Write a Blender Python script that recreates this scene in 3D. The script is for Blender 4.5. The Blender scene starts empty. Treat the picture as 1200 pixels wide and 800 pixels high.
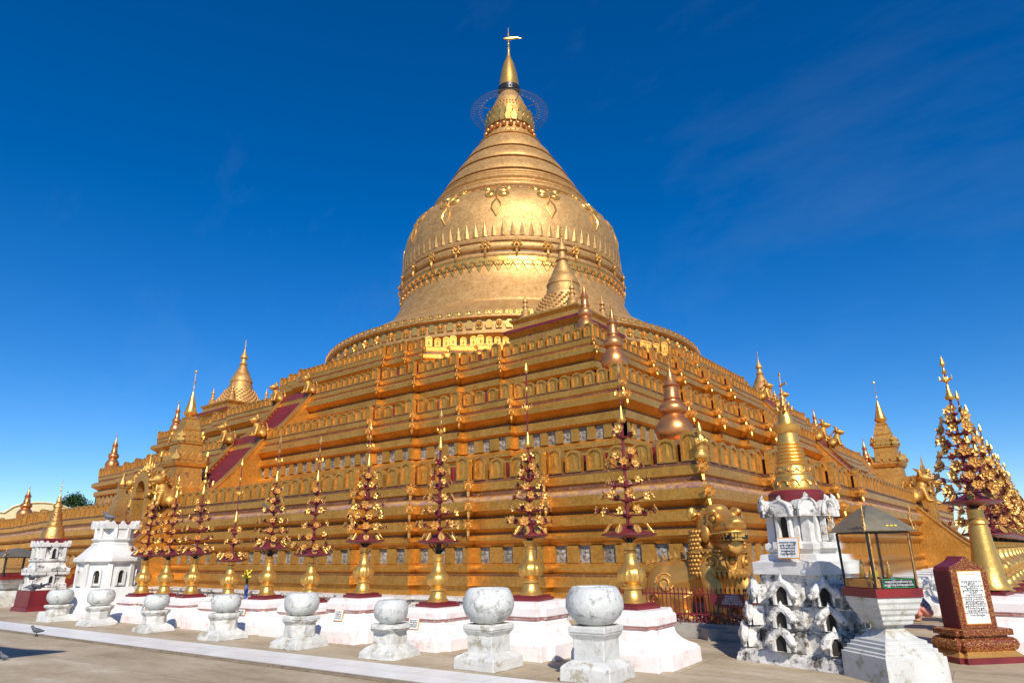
import bpy, bmesh, math, random
from mathutils import Vector, Matrix
R = math.radians
PI = math.pi
random.seed(7)
sc = bpy.context.scene
COL = sc.collection

# ------------------------------------------------------------------ camera
cam_d = bpy.data.cameras.new("camera"); cam = bpy.data.objects.new("camera", cam_d); COL.objects.link(cam)
FW = Vector((-0.58742029, 0.75004847, 0.30391562)); RT = Vector((0.78450806, 0.61996686, -0.01371839)); UP = Vector((0.19870707, -0.23036579, 0.95260018))
m = Matrix(((RT.x, UP.x, -FW.x), (RT.y, UP.y, -FW.y), (RT.z, UP.z, -FW.z))).to_4x4()
m.translation = Vector((31.165, -39.905, 1.6))
cam.matrix_world = m
cam_d.sensor_width = 36; cam_d.lens = 772.3 / 1200 * 36
cam_d.clip_end = 3000
sc.camera = cam

# ------------------------------------------------------------------ world and sun
SUN = Vector((math.cos(R(38)) * .745, -math.cos(R(38)) * .667, math.sin(R(38)))).normalized()
az = math.atan2(SUN.x, SUN.y)
w = bpy.data.worlds.new("World"); sc.world = w; w.use_nodes = True
nt = w.node_tree; bg = nt.nodes["Background"]
sky = nt.nodes.new("ShaderNodeTexSky"); sky.sky_type = 'NISHITA'; sky.sun_disc = False
sky.sun_elevation = R(38); sky.sun_rotation = az; sky.air_density = 1.0; sky.dust_density = 0.0; sky.ozone_density = 5.0; sky.altitude = 800
hs = nt.nodes.new("ShaderNodeHueSaturation"); hs.inputs['Saturation'].default_value = 1.34; hs.inputs['Hue'].default_value = .507
nt.links.new(sky.outputs[0], hs.inputs['Color']); tcw = nt.nodes.new("ShaderNodeTexCoord"); mpw = nt.nodes.new("ShaderNodeMapping"); nt.links.new(tcw.outputs['Generated'], mpw.inputs[0])
mpw.inputs['Rotation'].default_value = (.2, .5, .6); mpw.inputs['Scale'].default_value = (1.2, 7, 5)
cn = nt.nodes.new("ShaderNodeTexNoise"); cn.inputs['Scale'].default_value = 1.6; cn.inputs['Detail'].default_value = 9; cn.inputs['Roughness'].default_value = .62; nt.links.new(mpw.outputs[0], cn.inputs['Vector'])
c2 = nt.nodes.new("ShaderNodeTexNoise"); c2.inputs['Scale'].default_value = 1.7; nt.links.new(tcw.outputs['Generated'], c2.inputs['Vector'])
mm_ = nt.nodes.new("ShaderNodeMath"); mm_.operation = 'MULTIPLY'; nt.links.new(cn.outputs['Fac'], mm_.inputs[0]); nt.links.new(c2.outputs['Fac'], mm_.inputs[1])
mr_ = nt.nodes.new("ShaderNodeMapRange"); nt.links.new(mm_.outputs[0], mr_.inputs[0]); mr_.inputs[1].default_value = .28; mr_.inputs[2].default_value = .55; mr_.inputs[3].default_value = 0; mr_.inputs[4].default_value = .045
mxw = nt.nodes.new("ShaderNodeMix"); mxw.data_type = 'RGBA'; nt.links.new(mr_.outputs[0], mxw.inputs[0]); nt.links.new(hs.outputs[0], mxw.inputs[6]); mxw.inputs[7].default_value = (5.0, 5.5, 6.2, 1)
nt.links.new(mxw.outputs[2], bg.inputs[0])
bg.inputs[1].default_value = 0.115
sd = bpy.data.lights.new("sun", 'SUN'); so = bpy.data.objects.new("sun", sd); COL.objects.link(so)
sd.energy = 4.6; sd.angle = R(0.53); sd.color = (1.0, .93, .82)
so.rotation_euler = (-SUN).to_track_quat('-Z', 'Y').to_euler()
sc.view_settings.view_transform = 'Standard'; sc.view_settings.look = 'None'
sc.view_settings.exposure = 0.22; sc.view_settings.gamma = 1.0
sc.render.engine = 'CYCLES'
sc.cycles.max_bounces = 8; sc.cycles.glossy_bounces = 5; sc.cycles.diffuse_bounces = 4; sc.cycles.transparent_max_bounces = 12
sc.cycles.sample_clamp_indirect = 6.0
sc.cycles.use_denoising = True

# ------------------------------------------------------------------ materials
def newmat(name):
    mt = bpy.data.materials.new(name); mt.use_nodes = True
    return mt, mt.node_tree.nodes, mt.node_tree.links, mt.node_tree.nodes["Principled BSDF"]
def noise(N, L, scale, detail=6, rough=.6, coord='Object', vec=None):
    n = N.new("ShaderNodeTexNoise"); n.inputs['Scale'].default_value = scale; n.inputs['Detail'].default_value = detail; n.inputs['Roughness'].default_value = rough
    if vec is None:
        g = N.new("ShaderNodeNewGeometry"); L.new(g.outputs['Position'], n.inputs['Vector'])
    else: L.new(vec, n.inputs['Vector'])
    return n.outputs['Fac']
def ramp(N, L, fac, stops):
    r = N.new("ShaderNodeValToRGB"); L.new(fac, r.inputs[0])
    e = r.color_ramp.elements
    e[0].position, e[0].color = stops[0][0], (*stops[0][1], 1)
    e[1].position, e[1].color = stops[-1][0], (*stops[-1][1], 1)
    for p, c in stops[1:-1]:
        k = e.new(p); k.color = (*c, 1)
    return r.outputs['Color']
def mix(N, L, f, a, b, mode='MIX'):
    mx = N.new("ShaderNodeMix"); mx.data_type = 'RGBA'; mx.blend_type = mode
    for sock, v in ((mx.inputs[0], f), (mx.inputs[6], a), (mx.inputs[7], b)):
        if isinstance(v, (int, float)): sock.default_value = v
        elif isinstance(v, tuple): sock.default_value = (*v, 1)
        else: L.new(v, sock)
    return mx.outputs[2]
def bump(N, L, P, h, strength, dist=.02):
    b = N.new("ShaderNodeBump"); b.inputs['Strength'].default_value = strength; b.inputs['Distance'].default_value = dist
    L.new(h, b.inputs['Height']); L.new(b.outputs[0], P.inputs['Normal'])
def vals(N, L, fac, a, b):
    mr = N.new("ShaderNodeMapRange"); L.new(fac, mr.inputs[0]); mr.inputs[1].default_value = .3; mr.inputs[2].default_value = .7
    mr.inputs[3].default_value = a; mr.inputs[4].default_value = b
    return mr.outputs[0]

def gold(name, c1, c2, metal, r1, r2, wear=None, wear_amt=.66, bscale=14, bstr=.25, wscale=1.6, mott=0, mscale=5):
    mt, N, L, P = newmat(name)
    big = noise(N, L, 1.3, 4); fine = noise(N, L, bscale, 8, .7)
    c = ramp(N, L, big, [(.3, c1), (.7, c2)])
    if mott: c = mix(N, L, mott, c, ramp(N, L, noise(N, L, mscale, 12, .8), [(.38, (.25, .17, .12)), (.56, (1, 1, 1))]), 'MULTIPLY')
    if wear:
        wn = noise(N, L, wscale, 10, .75)
        mask = ramp(N, L, wn, [(wear_amt - .03, (0, 0, 0)), (wear_amt + .03, (1, 1, 1))])
        c = mix(N, L, mask, c, wear)
        inv = N.new("ShaderNodeMath"); inv.operation = 'MULTIPLY_ADD'; L.new(mask, inv.inputs[0]); inv.inputs[1].default_value = -metal; inv.inputs[2].default_value = metal
        L.new(inv.outputs[0], P.inputs['Metallic'])
    else: P.inputs['Metallic'].default_value = metal
    L.new(c, P.inputs['Base Color'])
    L.new(vals(N, L, fine, r1, r2), P.inputs['Roughness'])
    bump(N, L, P, fine, bstr, .03)
    return mt
GOLD = gold("terrace_gold", (.62, .295, .045), (.80, .42, .09), .72, .33, .52, (.22, .08, .06), .655, 9, .4, 1.6, .45, 11)
GOLD_WORN = gold("worn_gold", (.58, .30, .065), (.72, .40, .10), .72, .4, .6, (.17, .05, .04), .60, 14, .6, 3.0, .5, 8)
GOLD_BRIGHT = gold("bright_gold", (.70, .38, .085), (.86, .50, .13), .76, .24, .40, None, .7, 20, .25)
GOLD_BELL = gold("gold_leaf", (.72, .44, .165), (.56, .31, .105), .62, .46, .64, (.45, .24, .10), .62, 7, .6, 1.6, .4, 4)
COPPER = gold("copper_gold", (.52, .19, .065), (.70, .31, .11), .75, .25, .42, (.25, .05, .04), .68, 12, .25)
GOLD_BROWN = gold("old_gilt", (.50, .25, .07), (.78, .46, .15), .85, .3, .5, (.12, .03, .02), .58, 20, .5, 6.0)

def tile_bell(mt):
    N = mt.node_tree.nodes; L = mt.node_tree.links; P = N["Principled BSDF"]
    tc = N.new("ShaderNodeTexCoord"); br = N.new("ShaderNodeTexBrick")
    sep = N.new("ShaderNodeSeparateXYZ"); L.new(tc.outputs['Object'], sep.inputs[0])
    at = N.new("ShaderNodeMath"); at.operation = 'ARCTAN2'; L.new(sep.outputs[1], at.inputs[0]); L.new(sep.outputs[0], at.inputs[1])
    mu = N.new("ShaderNodeMath"); mu.operation = 'MULTIPLY'; L.new(at.outputs[0], mu.inputs[0]); mu.inputs[1].default_value = 9.0
    cb = N.new("ShaderNodeCombineXYZ"); L.new(mu.outputs[0], cb.inputs[0]); L.new(sep.outputs[2], cb.inputs[1])
    L.new(cb.outputs[0], br.inputs['Vector']); br.inputs['Scale'].default_value = 1.6; br.inputs['Mortar Size'].default_value = .012
    br.inputs['Color1'].default_value = (1, 1, 1, 1); br.inputs['Color2'].default_value = (.86, .84, .8, 1); br.inputs['Mortar'].default_value = (.7, .62, .5, 1)
    src = P.inputs['Base Color'].links[0].from_socket
    L.new(mix(N, L, .55, src, br.outputs['Color'], 'MULTIPLY'), P.inputs['Base Color'])
tile_bell(GOLD_BELL)

def paint(name, c1, c2, rough=.5, stain=None, amt=.6, sscale=3, bstr=.2, stain2=None, amt2=.6, s2=9):
    mt, N, L, P = newmat(name)
    c = ramp(N, L, noise(N, L, 2.2, 5), [(.35, c1), (.65, c2)])
    if stain:
        wn = noise(N, L, sscale, 12, .78)
        mask = ramp(N, L, wn, [(amt - .04, (0, 0, 0)), (amt + .05, (1, 1, 1))])
        c = mix(N, L, mask, c, stain)
    if stain2:
        wn = noise(N, L, s2, 10, .8)
        mask = ramp(N, L, wn, [(amt2 - .02, (0, 0, 0)), (amt2 + .04, (1, 1, 1))])
        c = mix(N, L, mask, c, stain2)
    L.new(c, P.inputs['Base Color']); P.inputs['Roughness'].default_value = rough
    bump(N, L, P, noise(N, L, 22, 8, .7), bstr, .02)
    return mt
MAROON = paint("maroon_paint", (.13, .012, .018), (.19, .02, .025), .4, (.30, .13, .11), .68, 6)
REDTREAD = paint("red_tread_paint", (.17, .010, .010), (.23, .014, .014), .5, (.10, .01, .015), .6, 3)
PINKLEDGE = paint("pink_ledge_paint", (.26, .13, .11), (.38, .23, .20), .6, (.50, .28, .08), .50, 5, .4, (.16, .04, .04), .58, 9)
WHITE = paint("whitewash", (.58, .57, .54), (.70, .69, .66), .65, (.40, .36, .30), .62, 3, .4, (.10, .09, .08), .69, 12)
WHITE_GRIMY = paint("grimy_whitewash", (.60, .58, .54), (.76, .74, .70), .7, (.07, .065, .06), .54, 3.2, .6, (.16, .13, .10), .60, 9)
WHITE_BOWL = paint("mouldy_plaster", (.48, .50, .48), (.64, .65, .62), .6, (.28, .28, .25), .56, 7, .6, (.08, .08, .07), .61, 26)
PINKW = paint("pink_stained_plaster", (.76, .70, .68), (.82, .79, .77), .65, (.72, .55, .52), .57, 3.4, .4, (.14, .12, .11), .66, 13)
WPED = paint("pedestal_whitewash", (.50, .50, .47), (.65, .64, .60), .65, (.34, .30, .21), .57, 4, .5, (.09, .085, .08), .64, 16)
BLACK = paint("black_iron", (.012, .012, .014), (.02, .02, .02), .4)
DARKHOLE = paint("dark_recess", (.015, .012, .010), (.03, .025, .02), .9)
PLAQUE = paint("glazed_plaque", (.20, .19, .165), (.40, .36, .32), .35, (.06, .07, .06), .53, 10, .8, (.22, .07, .07), .60, 6)
GREYROOF = gold("tin_roof", (.22, .20, .15), (.34, .28, .17), .6, .35, .55, (.12, .10, .07), .6, 12, .3, 3)
BANNER = paint("cream_wall_paint", (.72, .60, .34), (.80, .68, .40), .8, (.50, .42, .26), .66, .15)
PIGEON = paint("pigeon_feather", (.05, .055, .07), (.12, .13, .15), .6)
GREENP = paint("green_paint", (.0, .25, .07), (.0, .32, .1), .4)
TILEW = paint("white_tile", (.78, .78, .76), (.84, .84, .82), .25)
INK = paint("black_ink", (.015, .015, .02), (.02, .02, .02), .5)
WHITEINK = paint("white_ink", (.8, .8, .8), (.82, .82, .82), .5)
YELLOWP = paint("yellow_paint", (.80, .60, .02), (.85, .65, .03), .5)
ORANGEP = paint("orange_paint", (.75, .30, .03), (.8, .35, .04), .5)
SKIN = paint("skin", (.40, .20, .12), (.45, .24, .15), .5)
HAIR = paint("black_hair", (.01, .01, .01), (.02, .02, .02), .4)
BLUEC = paint("blue_cloth", (.12, .2, .5), (.2, .3, .62), .8)
PINKC = paint("pink_cloth", (.60, .22, .18), (.65, .28, .22), .8)
LEAF = paint("dark_leaf", (.03, .07, .015), (.06, .11, .03), .5)
BARK = paint("bark", (.10, .07, .05), (.15, .11, .08), .9)
STONE = paint("grey_stone", (.30, .27, .23), (.40, .37, .32), .8, (.14, .12, .1), .58, 4, .5)

def carve_mat():
    mt, N, L, P = newmat("gilded_red_carving")
    g = N.new("ShaderNodeTexCoord")
    v = N.new("ShaderNodeTexVoronoi"); v.feature = 'DISTANCE_TO_EDGE'; v.inputs['Scale'].default_value = 30
    n = N.new("ShaderNodeTexNoise"); n.inputs['Scale'].default_value = 12; L.new(g.outputs['Object'], n.inputs['Vector'])
    mxv = N.new("ShaderNodeMix"); mxv.data_type = 'VECTOR'; mxv.inputs[0].default_value = .12
    L.new(g.outputs['Object'], mxv.inputs[4]); L.new(n.outputs['Color'], mxv.inputs[5]); L.new(mxv.outputs[1], v.inputs['Vector'])
    mask = ramp(N, L, v.outputs['Distance'], [(.05, (1, 1, 1)), (.11, (0, 0, 0))])
    L.new(mix(N, L, mask, (.16, .015, .012), (.72, .36, .10)), P.inputs['Base Color'])
    mu = N.new("ShaderNodeMath"); mu.operation = 'MULTIPLY'; L.new(mask, mu.inputs[0]); mu.inputs[1].default_value = .8
    L.new(mu.outputs[0], P.inputs['Metallic']); P.inputs['Roughness'].default_value = .4
    bump(N, L, P, mask, .8, .012)
    return mt
CARVE = carve_mat()
def petal_mat():
    # gilt inside with maroon worn streaks
    return gold("gilt_petal", (.66, .35, .09), (.84, .50, .15), .72, .28, .42, (.24, .04, .03), .60, 25, .3, 14)
PETAL = petal_mat()
def plaid():
    mt, N, L, P = newmat("checked_cloth")
    ck = N.new("ShaderNodeTexChecker"); tc = N.new("ShaderNodeTexCoord"); L.new(tc.outputs['Object'], ck.inputs[0])
    ck.inputs['Scale'].default_value = 16; ck.inputs[1].default_value = (.05, .06, .12, 1); ck.inputs[2].default_value = (.35, .35, .4, 1)
    L.new(ck.outputs[0], P.inputs['Base Color']); P.inputs['Roughness'].default_value = .8
    return mt
PLAID = plaid()
def glassm():
    mt, N, L, P = newmat("case_glass")
    P.inputs['Base Color'].default_value = (.95, .97, .95, 1); P.inputs['Roughness'].default_value = .02
    P.inputs['Transmission Weight'].default_value = 1.0; P.inputs['IOR'].default_value = 1.02; P.inputs['Alpha'].default_value = .35
    return mt
GLASS = glassm()
def ground_mat():
    mt, N, L, P = newmat("worn_cement")
    mp = N.new("ShaderNodeMapping"); g = N.new("ShaderNodeNewGeometry"); L.new(g.outputs['Position'], mp.inputs[0]); mp.inputs['Scale'].default_value = (1, 2.6, 1); mp.inputs['Rotation'].default_value = (0, 0, R(3))
    a = noise(N, L, .55, 8, .65, vec=mp.outputs[0]); b = noise(N, L, 7, 10, .75)
    c = ramp(N, L, a, [(.30, (.34, .26, .165)), (.46, (.48, .38, .25)), (.60, (.57, .47, .33)), (.72, (.70, .61, .47))])
    c = mix(N, L, .5, c, ramp(N, L, b, [(.3, (.45, .42, .38)), (.7, (1, 1, 1))]), 'MULTIPLY')
    st = ramp(N, L, noise(N, L, 1.9, 12, .8), [(.62, (0, 0, 0)), (.68, (1, 1, 1))])
    c = mix(N, L, st, c, (.20, .16, .11))
    jb = N.new("ShaderNodeTexBrick"); mj = N.new("ShaderNodeMapping"); L.new(g.outputs['Position'], mj.inputs[0]); mj.inputs['Rotation'].default_value = (0, 0, R(-3.6)); L.new(mj.outputs[0], jb.inputs['Vector'])
    jb.inputs['Scale'].default_value = 1; jb.inputs['Brick Width'].default_value = 3.1; jb.inputs['Row Height'].default_value = 1.9; jb.inputs['Mortar Size'].default_value = .008
    jb.inputs['Color1'].default_value = (1, 1, 1, 1); jb.inputs['Color2'].default_value = (.88, .87, .85, 1); jb.inputs['Mortar'].default_value = (.45, .4, .33, 1)
    c = mix(N, L, .75, c, jb.outputs['Color'], 'MULTIPLY')
    sp_ = ramp(N, L, noise(N, L, 30, 4, .6), [(.70, (0, 0, 0)), (.73, (1, 1, 1))]); c = mix(N, L, sp_, c, (.16, .13, .10))
    L.new(c, P.inputs['Base Color']); P.inputs['Roughness'].default_value = .72
    bump(N, L, P, b, .35, .03)
    return mt
GROUND = ground_mat()
def marble_mat():
    mt, N, L, P = newmat("marble_slabs")
    g = N.new("ShaderNodeTexCoord"); br = N.new("ShaderNodeTexBrick"); L.new(g.outputs['Object'], br.inputs['Vector'])
    br.offset = .5; br.inputs['Scale'].default_value = 1; br.inputs['Brick Width'].default_value = .6; br.inputs['Row Height'].default_value = .42; br.inputs['Mortar Size'].default_value = .006
    br.inputs['Color1'].default_value = (.76, .75, .72, 1); br.inputs['Color2'].default_value = (.84, .83, .80, 1); br.inputs['Mortar'].default_value = (.5, .46, .4, 1)
    c = mix(N, L, .5, br.outputs['Color'], ramp(N, L, noise(N, L, 1.6, 8, .7), [(.35, (.75, .72, .66)), (.6, (1, 1, 1))]), 'MULTIPLY')
    L.new(c, P.inputs['Base Color']); P.inputs['Roughness'].default_value = .4
    return mt
MARBLE = marble_mat()

# ------------------------------------------------------------------ mesh builder
class MB:
    def __init__(s): s.v = []; s.f = []
    def add(s, vs, fs):
        o = len(s.v); s.v += [tuple(p) for p in vs]; s.f += [tuple(i + o for i in f) for f in fs]; return s
    def box(s, c, d, rz=0, taper=1.0):
        hx, hy, hz = d[0] / 2, d[1] / 2, d[2] / 2; vs = []
        for z, t in ((-hz, 1), (hz, taper)):
            for x, y in ((-hx, -hy), (hx, -hy), (hx, hy), (-hx, hy)):
                x2, y2 = x * t, y * t
                vs.append((c[0] + x2 * math.cos(rz) - y2 * math.sin(rz), c[1] + x2 * math.sin(rz) + y2 * math.cos(rz), c[2] + z))
        return s.add(vs, [(3, 2, 1, 0), (4, 5, 6, 7), (0, 1, 5, 4), (1, 2, 6, 5), (2, 3, 7, 6), (3, 0, 4, 7)])
    def lathe(s, prof, n=24, c=(0, 0, 0), flute=0, fl=None, a0=0, squash=None):
        # prof: list of (r,z)
        vs = []; 
        for r, z in prof:
            for i in range(n):
                a = a0 + 2 * PI * i / n; rr = r
                if flute and (fl is None or fl[0] <= z <= fl[1]): rr = r * (1 + .10 * abs(math.cos(a * flute / 2)) - .05)
                vs.append((c[0] + rr * math.cos(a), c[1] + rr * math.sin(a), c[2] + z))
        fs = []
        for k in range(len(prof) - 1):
            for i in range(n):
                j = (i + 1) % n; fs.append((k * n + i, k * n + j, (k + 1) * n + j, (k + 1) * n + i))
        if prof[0][0] > 1e-4: fs.append(tuple(range(n))[::-1])
        if prof[-1][0] > 1e-4: fs.append(tuple((len(prof) - 1) * n + i for i in range(n)))
        return s.add(vs, fs)
    def sqlathe(s, prof, c=(0, 0, 0), rz=0):     # square section, prof = (half width, z)
        return s.lathe([(r * math.sqrt(2), z) for r, z in prof], 4, c, a0=PI / 4 + rz)
    def tube(s, pts, rad, n=6):
        pts = [Vector(p) for p in pts]; m_ = len(pts)
        rad = rad if isinstance(rad, (list, tuple)) else [rad] * m_
        vs = []; up0 = None
        for i, p in enumerate(pts):
            t = (pts[min(i + 1, m_ - 1)] - pts[max(i - 1, 0)])
            if t.length < 1e-9: t = Vector((0, 0, 1))
            t.normalize()
            if up0 is None:
                up0 = Vector((0, 0, 1)) if abs(t.z) < .9 else Vector((1, 0, 0))
            u = (up0 - t * up0.dot(t)).normalized(); w_ = t.cross(u); up0 = u
            for k in range(n):
                a = 2 * PI * k / n; vs.append(p + (u * math.cos(a) + w_ * math.sin(a)) * rad[i])
        fs = [(i * n + k, i * n + (k + 1) % n, (i + 1) * n + (k + 1) % n, (i + 1) * n + k) for i in range(m_ - 1) for k in range(n)]
        fs += [tuple(range(n))[::-1], tuple((m_ - 1) * n + k for k in range(n))]
        return s.add(vs, fs)
    def ball(s, c, r, n=10, m_=7):
        r = r if isinstance(r, (tuple, list)) else (r, r, r)
        vs = [(c[0], c[1], c[2] - r[2])]
        for k in range(1, m_):
            ph = -PI / 2 + PI * k / m_
            for i in range(n):
                a = 2 * PI * i / n; vs.append((c[0] + r[0] * math.cos(ph) * math.cos(a), c[1] + r[1] * math.cos(ph) * math.sin(a), c[2] + r[2] * math.sin(ph)))
        vs.append((c[0], c[1], c[2] + r[2])); t = len(vs) - 1; fs = []
        for i in range(n):
            j = (i + 1) % n; fs.append((0, 1 + j, 1 + i)); fs.append((t, 1 + (m_ - 2) * n + i, 1 + (m_ - 2) * n + j))
            for k in range(m_ - 2): fs.append((1 + k * n + i, 1 + k * n + j, 1 + (k + 1) * n + j, 1 + (k + 1) * n + i))
        return s.add(vs, fs)
    def prism(s, poly, y0, y1, M=None):      # poly in (x,z), extruded along y
        n = len(poly); vs = [(x, y0, z) for x, z in poly] + [(x, y1, z) for x, z in poly]
        if M is not None: vs = [M @ Vector(p) for p in vs]
        fs = [tuple(range(n)), tuple(range(2 * n - 1, n - 1, -1))] + [(i, i + n, (i + 1) % n + n, (i + 1) % n) for i in range(n)]
        return s.add(vs, fs)
    def xf(s, M):
        s.v = [tuple(M @ Vector(p)) for p in s.v]; return s
    def merge(s, o, M=None):
        vs = o.v if M is None else [tuple(M @ Vector(p)) for p in o.v]
        return s.add(vs, o.f)
    def mesh(s, name, mat, smooth=None):
        me = bpy.data.meshes.new(name); me.from_pydata(s.v, [], s.f); me.materials.append(mat)
        bm = bmesh.new(); bm.from_mesh(me); bmesh.ops.recalc_face_normals(bm, faces=bm.faces); bm.to_mesh(me); bm.free()
        if smooth:
            me.polygons.foreach_set('use_smooth', [True] * len(me.polygons)); me.set_sharp_from_angle(angle=R(smooth))
        me.update(); return me
    def build(s, name, mat, parent=None, smooth=None, **kw):
        return link(name, s.mesh(name, mat, smooth), parent, **kw)
def link(name, me, parent=None, loc=(0, 0, 0), rz=0, scale=None, rot=None):
    o = bpy.data.objects.new(name, me); COL.objects.link(o); o.parent = parent; o.location = loc
    o.rotation_euler = rot if rot else (0, 0, rz)
    if scale: o.scale = scale if isinstance(scale, tuple) else (scale,) * 3
    return o
def tag(o, label, cat, group=None):
    o['label'] = label; o['category'] = cat
    if group: o['group'] = group
    elif 'group' in o: del o['group']
    return o
def thing(name, label, cat, loc=(0, 0, 0), rz=0, group=None, scale=None):
    return tag(link(name, None, None, loc, rz, scale), label, cat, group)
def copy_tree(o, parent=None):
    c = o.copy(); COL.objects.link(c); c.parent = parent
    for ch in list(o.children): copy_tree(ch, c)
    return c
def struct(o): o['kind'] = 'structure'; return o
def stuff(o): o['kind'] = 'stuff'; return o
def circle(r, z, n=48, c=(0, 0)): return [(c[0] + r * math.cos(2 * PI * i / n), c[1] + r * math.sin(2 * PI * i / n), z) for i in range(n + 1)]

def bevel(o, w_=.01, seg=1):
    b = o.modifiers.new("bevel", 'BEVEL'); b.width = w_; b.segments = seg; b.limit_method = 'ANGLE'; return o

def blob(name, mat, parts, parent=None, voxel=.04, smooth_it=4, **kw):
    """one continuous surface fused from ellipsoids and tapered limbs"""
    mb = MB()
    for p in parts:
        if p[0] == 'b': mb.ball(p[1], p[2], 16, 10)
        elif p[0] == 't': mb.tube(p[1], p[2], 12)
        elif p[0] == 'm': mb.merge(p[1])
    me = mb.mesh(name + "_src", mat)
    o = link(name, me, None)
    rm = o.modifiers.new("r", 'REMESH'); rm.mode = 'VOXEL'; rm.voxel_size = voxel
    sm = o.modifiers.new("s", 'SMOOTH'); sm.iterations = smooth_it; sm.factor = .5
    dg = bpy.context.evaluated_depsgraph_get(); dg.update()
    me2 = bpy.data.meshes.new_from_object(o.evaluated_get(dg))
    me2.name = name; me2.polygons.foreach_set('use_smooth', [True] * len(me2.polygons))
    bpy.data.objects.remove(o); bpy.data.meshes.remove(me)
    return link(name, me2, parent, **kw)

# ------------------------------------------------------------------ plan sweeps
def redent_plan(a, xs, d):
    side = [(-a, -a)]; y = -a
    for x in xs: side.append((-x, y)); y -= d; side.append((-x, y))
    for x in reversed(xs): side.append((x, y)); y += d; side.append((x, y))
    out = []
    for k in range(4):
        c, s_ = round(math.cos(k * PI / 2)), round(math.sin(k * PI / 2))
        out += [(x * c - y_ * s_, x * s_ + y_ * c) for x, y_ in side]
    return out
def octa_plan(a, xs, d):
    b = a * math.tan(PI / 8); side = [(-b, -a)]; y = -a
    for x in xs: side.append((-x, y)); y -= d; side.append((-x, y))
    for x in reversed(xs): side.append((x, y)); y += d; side.append((x, y))
    out = []
    for k in range(8):
        c, s_ = math.cos(k * PI / 4), math.sin(k * PI / 4)
        out += [(x * c - y_ * s_, x * s_ + y_ * c) for x, y_ in side]
    return out
def offset_plan(pl, o):
    n = len(pl); out = []
    for i in range(n):
        p0, p1, p2 = Vector(pl[i - 1]), Vector(pl[i]), Vector(pl[(i + 1) % n])
        d1 = (p1 - p0).normalized(); d2 = (p2 - p1).normalized()
        n1 = Vector((d1.y, -d1.x)); n2 = Vector((d2.y, -d2.x))
        out.append(p1 + (n1 + n2) * o / (1 + n1.dot(n2)))
    return out
def sweep(pl, prof, mb=None):
    mb = mb or MB(); n = len(pl); vs = []
    for o, z in prof: vs += [(p.x, p.y, z) for p in offset_plan(pl, o)]
    fs = [(k * n + i, k * n + (i + 1) % n, (k + 1) * n + (i + 1) % n, (k + 1) * n + i) for k in range(len(prof) - 1) for i in range(n)]
    fs.append(tuple((len(prof) - 1) * n + i for i in range(n)))
    return mb.add(vs, fs)
def segs(pl):
    n = len(pl)
    for i in range(n):
        a_, b_ = Vector(pl[i]), Vector(pl[(i + 1) % n]); L_ = (b_ - a_).length
        d = (b_ - a_).normalized(); yield a_, b_, d, Vector((d.y, -d.x)), L_

# ------------------------------------------------------------------ the setting
g = MB()
def ring_sheet(mb, z, ext):
    mb.add([(-ext, -ext, z), (ext, -ext, z), (ext, ext, z), (-ext, ext, z)], [(0, 1, 2, 3)])
ring_sheet(g, 0, 1500)
struct(g.build('ground', GROUND))
# marble strip: runs slightly off the row of bowls
def strip(x): return -32.80 + .0620 * (x - 20)
mb = MB(); L_ = 60
o = MB().add([(-45, -.42, 0), (45, -.42, 0), (45, .42, 0), (-45, .42, 0), (-45, -.42, .03), (45, -.42, .03), (45, .42, .03), (-45, .42, .03)], [(4, 5, 6, 7), (0, 1, 5, 4), (2, 3, 7, 6)]).build('marble_path', MARBLE)
o.location = (20, -33.17, .004); o.rotation_euler = (0, 0, R(3.6)); struct(o)

KERBM = paint('brown_kerb_cement', (.20, .15, .10), (.30, .24, .17), .8, (.12, .09, .06), .58, 6)
o = MB().box((0, -.47, .012), (90, .085, .024)).build('kerb', KERBM); o.location = (20, -33.17, .004); o.rotation_euler = (0, 0, R(3.6)); struct(o)
# ------------------------------------------------------------------ THE PAGODA
pag = thing('golden_pagoda', 'huge gilded stepped pagoda with a ringed bell and spire filling the middle of the view', 'pagoda')
D = .28
P1 = redent_plan(25.05, [20.74, 18.3, 16.23, 13.94], D)
P2 = redent_plan(20.82, [16.27, 13.97, 11.7, 9.4], D)
P3 = redent_plan(18.32, [13.75, 11.5, 9.06, 6.8], D)
P4 = octa_plan(16.15, [5.35, 3.9], .25)
# plinth
pb = MB(); sweep(P1, [(.35, 0), (.35, .36), (.42, .37), (.42, .45), (-.3, .455)], pb); pb.build('plinth', WHITE_GRIMY, pag)

prof1 = [(-.10, .44), (-.10, .70), (.02, .73), (.01, .76), (-.10, .97), (-.10, 1.03), (-.15, 1.04), (-.15, 1.07), (-.07, 1.09), (-.04, 1.14), (-.04, 1.19), (-.08, 1.25), (-.18, 1.28), (-.18, 1.31), (-.27, 1.312),
         (-.27, 1.74), (-.2, 1.742), (-.17, 1.79), (-.06, 1.85), (-.0, 1.92), (.0, 1.98), (-.04, 2.04), (-.14, 2.07), (-.14, 2.12), (.0, 2.22), (.03, 2.225), (.03, 2.46), (-.03, 2.50), (-.10, 2.51), (-.10, 2.55),
         (.11, 2.70), (.15, 2.705), (.15, 2.95)]
ledge1 = [(.15, 2.952), (.15, 2.99), (.0, 3.12)]
par1 = [(-.06, 3.122), (-.06, 3.25), (-.01, 3.28), (-.01, 3.58), (-.28, 3.585), (-.28, 3.2), (-3.8, 3.2)]
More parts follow.
